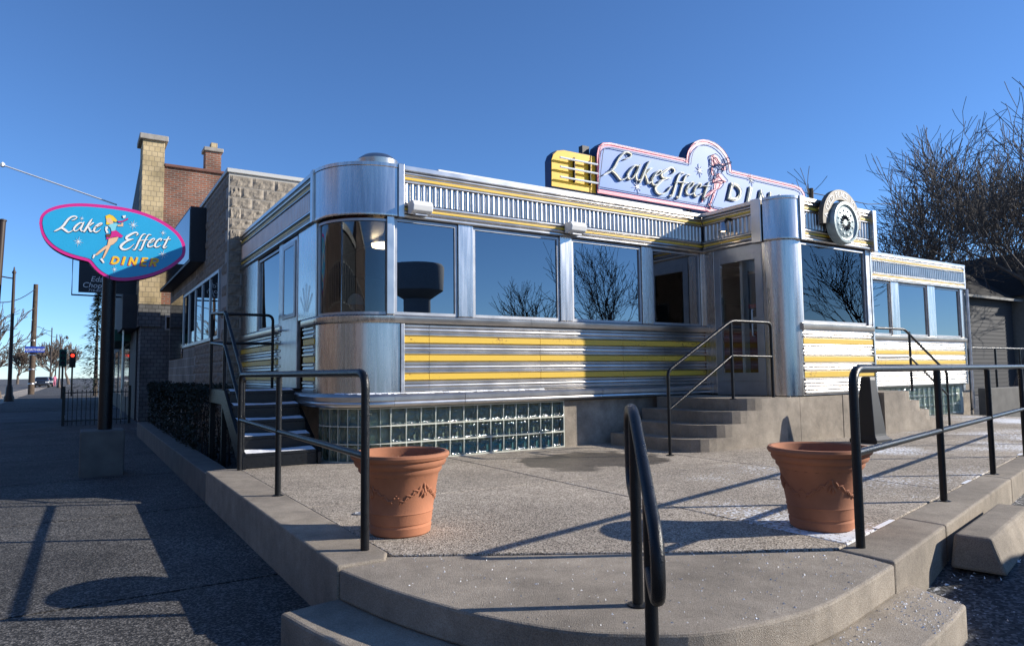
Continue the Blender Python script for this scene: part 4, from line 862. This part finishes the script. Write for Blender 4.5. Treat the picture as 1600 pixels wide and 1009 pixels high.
e0, e1 = hz(114, 402), hz(114, 460); MB().tube([(1.57, HY + .06, e0.z), (e0.x, HY + .06, e0.z), (e0.x, HY + .06, e1.z), (1.57, HY + .06, e1.z - .02)], .03, 6).build('bracket', 'ink', hs)
for tx_, px, py, sz in (('Eda', 151, 440, .24), ('Choph', 147, 449.5, .24), ('716-833', 149, 455.5, .12)):
    vs, fs = text2d(tx_, sz); p = hz(px, py); MB().add([(p.x + x + y * .2, HY - .004, p.z + y) for x, y, _ in vs], fs).build('lettering', 'white_paint', hs)
# ------------------------------------------------------------------ hedge, fence
hd = thing('hedge', (1.8, 14, GZ), 'dark clipped hedge between the low wall and the block annex', 'hedge')
rg = random.Random(3); hb = MB()
for i in range(13000):
    x, y = rg.uniform(1.42, 2.17), rg.uniform(10.65, 18.3); top_ = .88 + .10 * noise.noise((x * 2, y * 1.3, 0)); z = top_ - abs(rg.gauss(0, .12)) if rg.random() < .5 else rg.uniform(-.3, top_)
    if rg.random() < .5: x = 1.42 + abs(rg.gauss(0, .05)) - .05 * noise.noise((y * 1.5, z * 2, 4))
    u_ = Vector((rg.gauss(0, 1), rg.gauss(0, 1), rg.gauss(0, 1))).normalized() * .028; w_ = u_.orthogonal().normalized() * .014; p = Vector((x, y, z))
    hb.add([p - u_, p + w_, p + u_, p - w_], [(0, 1, 2, 3)])
hb.build('foliage', 'hedge_leaf', hd)
tw = MB()
for i in range(60): x, y = rg.uniform(1.55, 2.1), 10.7 + i * .126; tw.tube([(x, y, -.33), (x + rg.uniform(-.15, .15), y + rg.uniform(-.15, .15), .6)], [.012, .004], 4)
tw.build('stems', 'bark', hd)
fn_ = thing('iron_fence', (.5, 23.4, GZ), 'black iron picket fence across the far sidewalk edge behind the pole sign', 'fence')
for i in range(16):
    x = -.30 + i * .11; big = i in (0, 15); MB().box(x - (.035 if big else .009), x + (.035 if big else .009), 23.38, 23.45 if big else 23.4, GZ, GZ + (1.12 if big else 1.02)).build('picket', 'black_paint', fn_)
for z in (.12, .92): MB().box(-.3, 1.38, 23.395, 23.42, GZ + z, GZ + z + .03).build('fence_rail', 'black_paint', fn_)
for i in range(14):
    y = 23.6 + i * .22; MB().box(-.31, -.29, y, y + .02, GZ, GZ + 1.02).build('picket', 'black_paint', fn_)
for z in (.12, .92): MB().box(-.315, -.285, 23.46, 26.6, GZ + z, GZ + z + .03).build('fence_rail', 'black_paint', fn_)
# ------------------------------------------------------------------ trees
def bare_tree(base, height, label, seed, spread=.55, r0=None, mat='bark', levels=6, lean=(0, 0), split=3, group='bare winter trees', tr_frac=.27):
    rg = random.Random(seed); tk, tw_ = MB(), MB(); tmin = .00034 * max(20, math.hypot(base[0], base[1])); r0 = r0 or height * .022
    def grow(p, d, L, r, lev):
        n = 4 if lev < 3 else 3; pts = [p]; rr = [r]; q = p.copy(); dd = d.copy()
        for i in range(n):
            dd = (dd + Vector((rg.gauss(0, .13), rg.gauss(0, .13), rg.gauss(0, .08) + .05))).normalized(); q = q + dd * (L / n); pts.append(q.copy()); rr.append(r * (1 - .42 * (i + 1) / n))
        rr = [max(x, tmin) for x in rr]; (tk if lev < 3 else tw_).tube(pts, rr, 7 if lev < 2 else 5 if lev < 4 else 3, False)
        if lev >= levels: return
        kids = split + (1 if rg.random() < .35 else 0)
        for k in range(kids):
            i = n if k == 0 else rg.choice(range(1, n + 1)) if lev else rg.choice((n - 1, n)); s_ = rg.uniform(.25, .95) * spread * (1.3 if k else .6)
            side = dd.orthogonal().normalized(); side.rotate(Matrix.Rotation(rg.uniform(0, 6.28), 3, dd)); nd_ = (dd + side * s_ * 1.5 + Vector((0, 0, .12))).normalized()
            grow(pts[i], nd_, L * rg.uniform(.68, .92), rr[i] * rg.uniform(.55, .75), lev + 1)
    t_ = thing('bare_tree', base, label, 'tree', group)
    grow(Vector(base) + Vector((0, 0, -.1)), Vector((lean[0], lean[1], 1)).normalized(), height * tr_frac, r0, 0)
    tk.build('trunk', mat, t_); tw_.build('crown', mat, t_); return t_
def gpos(px, depth, z=GZ): p = at(px, 575, depth); return (p.x, p.y, z)
bare_tree(gpos(1450, 35), 14.5, 'spreading bare tree rising just behind the right end of the diner roof', 11, .80, .34, 'bark_grey', 6, (-.05, .05))
bare_tree(gpos(1592, 31), 14.0, 'tallest bare tree at the right edge above the dark garage', 23, .66, .42, 'bark_grey', 6)
bare_tree(gpos(1530, 46), 17.0, 'bare tree standing between the two big trees on the right', 37, .78, .40, 'bark_grey', 6)
bare_tree(gpos(1690, 36), 15, 'bare tree reaching into the right edge of the picture', 47, .7, .42, 'bark_grey', 6)
bare_tree(gpos(2, 48), 7.5, 'bare street tree at the left edge beside the lamp posts', 5, .6, .12, 'bark_light', 5)
for i, (px, dp, hh, lb) in enumerate(((78, 120, 8, 'far bare tree beyond the street name sign'), (108, 135, 9, 'far bare tree behind the red traffic signal'), (28, 150, 9, 'far bare tree low on the horizon between the lamp posts'), (-20, 130, 9, 'far bare tree past the left edge of the street'))):
    bare_tree(gpos(px, dp), hh, lb, 60 + i, .6, .3, 'bark_light', 5)
cf = thing('conifer_tree', gpos(150, 50), 'dark pointed evergreen beside the black sign pole', 'tree'); b0 = Vector(gpos(150, 50)); cb = MB(); rg = random.Random(9)
MB().tube([b0, b0 + Vector((0, 0, 8.2))], [.16, .02], 7).build('trunk', 'bark', cf)
for i in range(2600):
    h_ = rg.random() ** .8; z = .5 + h_ * 7.8; rr = (1 - h_) * 1.9 * (.55 + .45 * abs(math.sin(z * 4.5))) + .05; a = rg.uniform(0, 6.28); r1 = rr * rg.uniform(.3, 1)
    p = b0 + Vector((r1 * math.cos(a), r1 * math.sin(a), z - r1 * .25)); d = Vector((math.cos(a), math.sin(a), rg.uniform(-.5, .2))) * rg.uniform(.12, .28); s_ = Vector((-math.sin(a), math.cos(a), rg.uniform(-.3, .3))) * .06
    cb.add([p - d * .5, p + s_, p + d, p - s_], [(0, 1, 2, 3)])
cb.build('crown', 'needle', cf)
# ------------------------------------------------------------------ street furniture
def lamp_post(px, depth, h_, label, arm=1):
    p = Vector(gpos(px, depth)); t_ = thing('street_lamp', p, label, 'street lamp', 'street lamps along the road')
    MB().lathe([(.26, 0), (.26, .25), (.19, .4), (.17, .8), (.11, 1.0)], p, 12).build('base', 'lamp_pole', t_)
    MB().lathe([(.11, 1.0), (.075, h_ - .4), (.11, h_ - .38), (.11, h_ - .3), (.05, h_ - .2), (.03, h_)], p, 10).build('pole', 'lamp_pole', t_)
    am = MB().tube(smooth([(p.x, p.y, p.z + h_ - .7), (p.x - arm * .8, p.y, p.z + h_ - .55), (p.x - arm * 1.7, p.y, p.z + h_ - .05), (p.x - arm * 2.4, p.y, p.z + h_ + .05)]), .04, 6).build('arm', 'lamp_pole', t_)
    MB().lathe([(.04, .05), (.16, -.15), (.2, -.3), (.05, -.36)], (p.x - arm * 2.4, p.y, p.z + h_), 10).build('lantern', 'lamp_pole', am)
lamp_post(16, 40.5, 8.0, 'brown street lamp with a flared base nearest on the left'); lamp_post(79, 110, 9.5, 'thin far street lamp to the right of the blue name sign'); lamp_post(87, 135, 10, 'farthest thin street lamp down the road'); lamp_post(93, 90, 6.8, 'short far pole beside the traffic signals', -.3)
p = Vector(gpos(50, 57)); up_ = thing('utility_pole', p, 'wooden utility pole carrying the blue street name sign', 'pole')
MB().tube([p, p + Vector((.05, 0, 9.2))], [.24, .17], 10).build('pole', 'wood_pole', up_)
for k in range(4): MB().lathe([(.24 - k * .01, 0), (.26 - k * .01, .06), (.24 - k * .01, .12)], (p.x, p.y, p.z + .8 + k * 1.2), 10).build('band', 'steel_dull', up_)
q0, q1 = at(39, 541, 56.5), at(69, 550, 56.5)
nsn = MB().box(q0.x, q1.x, q0.y - .03, q0.y, q1.z, q0.z).build('name_plate', 'street_blue', up_); vs, fs = text2d('NORTHRUP', .30)
MB().add([((q0.x + q1.x) / 2 + x * .9, q0.y - .036, q1.z + .12 + y) for x, y, _ in vs], fs).build('lettering', 'white_paint', nsn)
p = at(4, 345, 30); pl = thing('utility_pole', (p.x - .25, p.y, GZ), 'thick dark pole cut by the left edge of the picture', 'pole')
MB().tube([(p.x - .25, p.y, GZ), (p.x + .0, p.y, p.z)], [.17, .13], 12).build('pole', 'lamp_pole', pl); MB().lathe([(.16, 0), (.16, .06), (.05, .1)], (p.x, p.y, p.z - .02), 12).build('cap', 'lamp_pole', pl)
a, c = at(-30, 470, 36), at(56, 451, 57); wr = thing('span_wire', a, 'dark sagging cable between the street poles on the left', 'cable'); MB().tube([a + (c - a) * (k / 8) - Vector((0, 0, .5 * math.sin(math.pi * k / 8))) for k in range(9)], .03, 5).build('cable', 'wire', wr)
a, c = at(4, 258, 24), at(182, 320, 24); gw = thing('guy_wire', a, 'pale thin wire slanting down behind the oval sign at upper left', 'cable'); MB().tube([a, c], .03, 6).build('wire', 'white_paint', gw); MB().lathe([(.02, -.08), (.07, -.05), (.07, .05), (.02, .1)], a, 8).build('insulator', 'white_paint', gw)
def signal(px, py, depth, label, lit, mat='black_plastic'):
    p = at(px, py, depth); t_ = thing('traffic_signal', (p.x, p.y, GZ), label, 'traffic light', 'traffic signals'); MB().tube([(p.x, p.y, GZ), (p.x, p.y, p.z)], .06, 8).build('pole', 'lamp_pole', t_)
    hd_ = MB().box(p.x - .2, p.x + .2, p.y - .15, p.y + .15, p.z - .1, p.z + 1.0).build('head', mat, t_, .03)
    for k in range(3): MB().lathe([(.12, 0), (.12, .10), (.10, .02), (.01, .02)], (p.x, p.y - .15, p.z + .78 - k * .33), 14, 'y').build('lens', 'signal_red' if lit and k == 0 else 'ink', hd_)
signal(113, 572, 50, 'small traffic signal showing red at the far corner', True); signal(98, 570, 44, 'dark green traffic signal seen from behind', False, 'green_paint')
# ------------------------------------------------------------------ cars and people
def car(cx, cy, z, ang, label, mat, group=None):
    t_ = thing('parked_car', (cx, cy, z), label, 'car', group); ca, sa = math.cos(ang), math.sin(ang)
    T = lambda x, y, h_: (cx + ca * x - sa * y, cy + sa * x + ca * y, z + h_)
    prof = [(-2.2, .35), (-2.25, .7), (-2.1, .95), (-1.3, 1.02), (-.6, 1.42), (.2, 1.48), (1.3, 1.42), (1.95, 1.0), (2.2, .92), (2.22, .4), (1.9, .28), (-1.9, .28)]
    def hull(pr, w0, name, m_, par, zlim=1.0):
        mb = MB(); n = len(pr); vs = []
        for s_ in (-1, -.86, .86, 1):
            for x, h_ in pr:
                k = 1 if h_ <= zlim else 1 - .22 * (h_ - zlim) / .48; q = .97 if abs(s_) == 1 else 1
                vs.append(T(x * q, s_ * w0 * k, h_ if abs(s_) < 1 or h_ < .5 else h_ - .05))
        fs = [tuple(range(n)), tuple(range(4 * n - 1, 3 * n - 1, -1))] + [(j * n + i, j * n + (i + 1) % n, (j + 1) * n + (i + 1) % n, (j + 1) * n + i) for j in range(3) for i in range(n)]
        mb.sm = True; return mb.add(vs, fs).build(name, m_, par)
    bd = hull(prof, .88, 'body', mat, t_)
    gl = MB()
    for s_ in (-1, 1):
        for poly in ([(-1.1, 1.06), (-.58, 1.36), (.1, 1.41), (.1, 1.06)], [(.18, 1.06), (.18, 1.41), (1.15, 1.36), (1.6, 1.06)]):
            vs = [T(x, s_ * (.905 * (1 - .22 * max(0, h_ - 1.0) / .48)), h_ - .05) for x, h_ in poly]; gl.add(vs, [(0, 1, 2, 3)])
    gl.add([T(-1.3, -.72, 1.04), T(-1.3, .72, 1.04), T(-.66, .62, 1.41), T(-.66, -.62, 1.41)], [(0, 1, 2, 3)]); gl.add([T(1.93, -.72, 1.03), T(1.93, .72, 1.03), T(1.36, .62, 1.42), T(1.36, -.62, 1.42)], [(0, 1, 2, 3)]); gl.build('windows', 'car_glass', bd)
    for x in (-1.4, 1.35):
        for s_ in (-1, 1):
            tr = MB().tube([T(x, s_ * .72, .33), T(x, s_ * .9, .33)], .33, 18).build('wheel', 'rubber', t_); MB().tube([T(x, s_ * .88, .33), T(x, s_ * .908, .33)], .2, 12).build('rim', 'aluminium', tr)
    for s_ in (-1, 1):
        MB().tube([T(-2.2, s_ * .5, .72), T(-2.24, s_ * .78, .72)], .08, 8).build('headlight', 'tube_white', t_); MB().tube([T(2.17, s_ * .55, .8), T(2.18, s_ * .8, .8)], .07, 8).build('tail_light', 'car_red', t_)
    return t_
car(7.6, -.15, lotz(8), R(4), 'unseen dark car added just outside the right edge to shade the lot', 'car_dark')  # out of view; added so its shadow falls across the lot and lower step
for px, dp, mt, lb in ((66, 95, 'car_dark', 'dark car far down the street behind the utility pole'), (73, 105, 'car_dark', 'far dark car nearest the far street lamps')):
    p = gpos(px, dp); car(p[0], p[1], GZ, R(90), lb, mt, 'far cars on the street')
def person(base, h_, label, cloth, seated=False, cap=None, face=0.0):
    t_ = thing('person', base, label, 'person'); b = Vector(base); k = h_ / 1.7; ca, sa = math.cos(face), math.sin(face)
    def T(x, y, z): return (b.x + (x * ca - y * sa) * k, b.y + (x * sa + y * ca) * k, b.z + z * k)
    J = dict(pel=(0, 0, .92), ch=(0, 0, 1.28), nk=(0, 0, 1.46), hd=(0, .02, 1.60), sl=(.19, 0, 1.40), el=(.25, .05, 1.14), wl=(.22, .22, 1.0), sr=(-.19, 0, 1.40), er=(-.25, .05, 1.14), wr=(-.22, .22, 1.0), kl=(.10, .03, .5), fl=(.1, 0, .08), tl=(.1, .16, .03), kr=(-.10, -.03, .5), fr=(-.1, -.05, .08), tr=(-.1, .11, .03), top=(0, .02, 1.69), hl=(.1, 0, .88), hr=(-.1, 0, .88))
    if seated: J.update(kl=(.12, .45, .9), fl=(.12, .45, .45), tl=(.12, .6, .42), kr=(-.12, .45, .9), fr=(-.12, .45, .45), tr=(-.12, .6, .42))
    E_ = [('pel', 'ch'), ('ch', 'nk'), ('nk', 'hd'), ('hd', 'top'), ('ch', 'sl'), ('sl', 'el'), ('el', 'wl'), ('ch', 'sr'), ('sr', 'er'), ('er', 'wr'), ('pel', 'hl'), ('hl', 'kl'), ('kl', 'fl'), ('fl', 'tl'), ('pel', 'hr'), ('hr', 'kr'), ('kr', 'fr'), ('fr', 'tr')]
    RA = dict(pel=.16, ch=.17, nk=.06, hd=.095, top=.06, sl=.075, sr=.075, el=.05, er=.05, wl=.035, wr=.035, hl=.1, hr=.1, kl=.065, kr=.065, fl=.045, fr=.045, tl=.04, tr=.04)
    nm = list(J); me = bpy.data.meshes.new('body'); o0 = ORG[t_.name]
    import bmesh
    bm = bmesh.new(); sk = bm.verts.layers.skin.verify(); bv_ = [bm.verts.new(Vector(T(*J[n])) - o0) for n in nm]
    for a, c in E_: bm.edges.new((bv_[nm.index(a)], bv_[nm.index(c)]))
    for v, n in zip(bv_, nm): v[sk].radius = (RA[n] * k, RA[n] * k * .85); v[sk].use_root = (n == 'pel')
    bm.to_mesh(me); bm.free()
    o = bpy.data.objects.new('body', me); COL.objects.link(o); o.parent = t_; me.materials.append(MATS[cloth]); o.modifiers.new('skin', 'SKIN').use_smooth_shade = True; o.modifiers.new('sub', 'SUBSURF').render_levels = 2
    hd_ = MB(); vs = []; n = 14
    for i in range(9):
        a = math.pi * i / 8
        for j in range(n):
            q = 2 * math.pi * j / n; r_ = math.sin(a); nose = .022 if (i == 5 and j in (3, 4)) else 0
            vs.append(T(.078 * r_ * math.cos(q), .02 + (.098 + nose) * r_ * math.sin(q), 1.60 + .125 * math.cos(a) - (.01 * r_ if i > 4 else 0)))
    hd_.add(vs, [(i * n + j, i * n + (j + 1) % n, (i + 1) * n + (j + 1) % n, (i + 1) * n + j) for i in range(8) for j in range(n)]); hd_.sm = True; hd_.build('head', 'skin', t_)
    cp = MB(); vs = []
    for i in range(6):
        a = math.pi * .56 * i / 5
        for j in range(n): q = 2 * math.pi * j / n; r_ = math.sin(a); vs.append(T(.092 * r_ * math.cos(q), .01 + .112 * r_ * math.sin(q), 1.615 + .13 * math.cos(a)))
    cp.add(vs, [(i * n + j, i * n + (j + 1) % n, (i + 1) * n + (j + 1) % n, (i + 1) * n + j) for i in range(5) for j in range(n)]); cp.sm = True; cp.build('knit_cap' if cap else 'hair', cap or 'brown_print', t_)
person((2.93, 8.28, .40), 1.62, 'person in a grey knit cap seated inside the curved corner window', 'dark_cloth', True, 'grey_knit', R(-70))
person(gpos(86, 105), 1.7, 'tiny pedestrian in pink far down the sidewalk', 'pink_cloth')
# ------------------------------------------------------------------ right background
lw = thing('low_wall', (20, 7.4, 0), 'low concrete wall past the right end of the diner', 'wall'); MB().box(17.55, 27, 7.35, 7.6, -.3, .56).build('wall', 'concrete_dark', lw, .02)
rail('far black railing beyond the low wall at the right end', [((18.6 + k * 1.4, 8.2, 0), (18.6 + k * 1.4, 8.2, 1.5)) for k in range(6)], [([(18.6, 8.2, .6), (18.6, 8.2, 1.52), (26, 8.2, 1.52)], .026, .1), ([(18.6, 8.2, 1.05), (26, 8.2, 1.05)], .02, 0)], .026)
ba = thing('concrete_blocks', (19.8, 9, 0), 'pale concrete block standing behind the low wall', 'concrete block'); MB().box(19.3, 20.3, 8.9, 9.5, -.3, .98).build('block', 'concrete_smooth', ba, .03)
def house(cx, cy, w_, d_, hw, hr, label, wall, ridge='x', win=2, group=None):
    t_ = thing('house', (cx, cy, GZ), label, 'house', group); x0, x1, y0, y1 = cx - w_ / 2, cx + w_ / 2, cy - d_ / 2, cy + d_ / 2; z = GZ
    wl = MB().box(x0, x1, y0, y1, z, z + hw).build('wall', wall, t_)
    n = int(hw / .2)
    for k in range(n): MB().box(x0 - .018, x1 + .018, y0 - .018, y1 + .018, z + k * .2 + .17, z + k * .2 + .195).build('siding_board', wall, wl)
    e = .35
    if ridge == 'x': MB().prismX([(y0 - e, z + hw - .1), (y1 + e, z + hw - .1), (cy, z + hw + hr)], x0 - e, x1 + e).build('roof', 'shingle', t_)
    else: MB().prismY([(x0 - e, z + hw - .1), (x1 + e, z + hw - .1), (cx, z + hw + hr)], y0 - e, y1 + e).build('roof', 'shingle', t_)
    MB().box(x0 - .37, x1 + .37, y0 - .4, y0 - .36, z + hw - .14, z + hw - .02).build('gutter', 'siding_white', t_)
    for s_ in (-1, 1):
        for k in range(win):
            x = x0 + w_ * (k + .5) / win; y = y0 if s_ < 0 else y1; f_ = MB().box(x - .5, x + .5, min(y, y + s_ * .05), max(y, y + s_ * .05), z + 1.1, z + 2.4).build('window', 'siding_white', t_); MB().box(x - .43, x + .43, min(y + s_ * .052, y + s_ * .06), max(y + s_ * .052, y + s_ * .06), z + 1.17, z + 2.33).build('pane', 'car_glass', f_)
    return t_
p = at(1588, 575, 36); house(p.x - 3.6, p.y + 2.5, 7.0, 5, 4.9, 1.9, 'dark sided garage with a black shingle roof behind the right end', 'siding', win=0)
house(p.x + 2.75, p.y + 2.2, 4.6, 6, 5.2, 2.5, 'pale sided house cut by the right edge of the picture', 'siding_white', 'y')
p = at(1267, 300, 40); up2 = thing('utility_pole', (p.x, p.y, GZ), 'utility pole top showing between the roof sign and the medallion', 'pole'); MB().tube([(p.x, p.y, GZ), (p.x, p.y, p.z + .2)], .14, 8).build('pole', 'wood_pole', up2)
c = at(1420, 318, 55); MB().tube([(p.x, p.y, p.z - .05), tuple((Vector((p.x, p.y, p.z)) + c) / 2 - Vector((0, 0, .4))), tuple(c)], .03, 5).build('cable', 'wire', up2)
# ------------------------------------------------------------------ across the street (seen in the windows and the steel)
for i, (y0, y1, hh, mt, lb) in enumerate(((-26, -9, 9.5, 'brick_side', 'brick shop block across the street behind the camera'), (-8, 6, 7.5, 'dark_wall', 'dark shop across the street mirrored in the curved pane'), (7, 24, 10.5, 'brick_side', 'tall brick building across the street mirrored in the side windows'), (26, 52, 8.5, 'brick_side', 'long brick block across the street mirrored in the annex windows'))):
    t_ = thing('street_building', (-24, (y0 + y1) / 2, GZ), lb, 'building', 'buildings across the street'); MB().box(-34, -20, y0, y1, GZ, hh).build('wall', mt, t_); MB().box(-34.2, -19.8, y0 - .1, y1 + .1, hh + .002, hh + .35).build('cornice', 'stone_cap', t_)
    for fl_i in range(int((hh - 1) // 3.2)):
        for k in range(int((y1 - y0) / 2.6)):
            y = y0 + 1 + k * 2.6; f_ = MB().box(-20.0, -19.93, y, y + 1.3, 1.0 + fl_i * 3.2, 2.9 + fl_i * 3.2).build('window', 'siding_white', t_); MB().box(-19.928, -19.92, y + .08, y + 1.22, 1.08 + fl_i * 3.2, 2.82 + fl_i * 3.2).build('pane', 'car_glass', f_)
def mirror(px, py, depth): p = at(px, py, depth); return Vector((p.x, 2 * YF - p.y, p.z))
for i, (px, dp, hh) in enumerate(((955, 58, 13), (850, 66, 11), (1300, 60, 13), (1075, 75, 12))):
    p = mirror(px, 575, dp); bare_tree((p.x, p.y, GZ), hh, ('bare tree mirrored in the third diner window', 'bare tree mirrored in the second diner window', 'bare tree mirrored in the vestibule window', 'bare tree mirrored in the last window before the vestibule')[i], 80 + i, .6, .32, levels=5)
for i, (px, dp, w_, hw) in enumerate(((780, 60, 9, 2.6), (890, 56, 9, 3.6), (1010, 70, 10, 4.2), (1120, 66, 10, 4), (1300, 80, 11, 4.5), (700, 60, 8, 2.2))):
    p = mirror(px, 575, dp); house(p.x, p.y - 3, w_, 8, hw, 2.4, ('small house mirrored low in the second window', 'dark house mirrored below the tree in the third window', 'house mirrored right of the tree in the third window', 'house mirrored beside the vestibule', 'house mirrored in the vestibule window', 'low building mirrored below the tower in the first window')[i], 'siding' if i % 2 else 'pale_wall', 'x', 3)
p = mirror(652, 575, 75); wt = thing('water_tower', (p.x, p.y, GZ), 'squat water tower mirrored in the first flat diner window', 'tower')
MB().lathe([(1.6, 0), (1.5, 9.5)], (p.x, p.y, GZ), 20).build('shaft', 'tower_grey', wt); MB().lathe([(1.5, 9.5), (2.9, 10.4), (3.0, 13.0), (2.8, 13.3), (.1, 13.6)], (p.x, p.y, GZ), 24).build('tank', 'tower_grey', wt)

# ------------------------------------------------------------------ salt and snow crumbs on the steps, kerb and lot
rg = random.Random(12); cr = MB()
def crumb(x, y, z, a):
    q = [(x + rg.uniform(-a, a), y + rg.uniform(-a, a), z) for _ in range(3)]; cr.add(q + [(x, y, z + a * rg.uniform(.5, 1.1))], [(0, 1, 3), (1, 2, 3), (2, 0, 3)])
def inside(p, poly):
    c = False
    for (x0, y0), (x1, y1) in zip(poly, poly[1:] + poly[:1]):
        if (y0 > p[1]) != (y1 > p[1]) and p[0] < (x1 - x0) * (p[1] - y0) / (y1 - y0) + x0: c = not c
    return c
n = 0
while n < 420:
    x, y = rg.uniform(1.3, 3.75), rg.uniform(1.9, 3.7)
    if rg.random() < .25 + .3 * (x - 1.3) and inside((x, y), top): crumb(x, y, -.006, rg.uniform(.003, .008)); n += 1
lowp = [tuple(p) for p in low] + [(4.0, 2.1), (3.74, 2.07)] + [tuple(p) for p in ARC][::-1]; n = 0
while n < 700:
    x, y = rg.uniform(1.6, 3.95), rg.uniform(1.5, 2.6)
    if inside((x, y), lowp) and noise.noise((x * 3, y * 3, 2)) > -.25: crumb(x, y, -.168, rg.uniform(.003, .009)); n += 1
for k in range(170):
    x = 3.86 + k * .034; y = 2.415 + (x - 3.769) * .223; w_ = .012 + .03 * max(0, noise.noise((x * 1.4, 0, 5)) + .25)
    if w_ > .026: cr.add([(x, y - w_ * .4, .006), (x + .036, y + .008 - w_ * .4, .006), (x + .036, y + .008 + w_, .004), (x, y + w_, .004)], [(0, 1, 2, 3)])
for k in range(900):
    x, y = rg.uniform(4.2, 8.5), rg.uniform(.6, 2.9)
    if y < 2.05 + (x - 3.743) * .242 - .02 and noise.noise((x * 1.5, y * 2.5, 9)) > .05: crumb(x, y, lotz(x) - .02, rg.uniform(.006, .02))
tag(cr.build('snow_crumbs', 'snow'), 'white crumbs of salt and snow scattered on the steps and kerb', 'snow', kind='stuff')
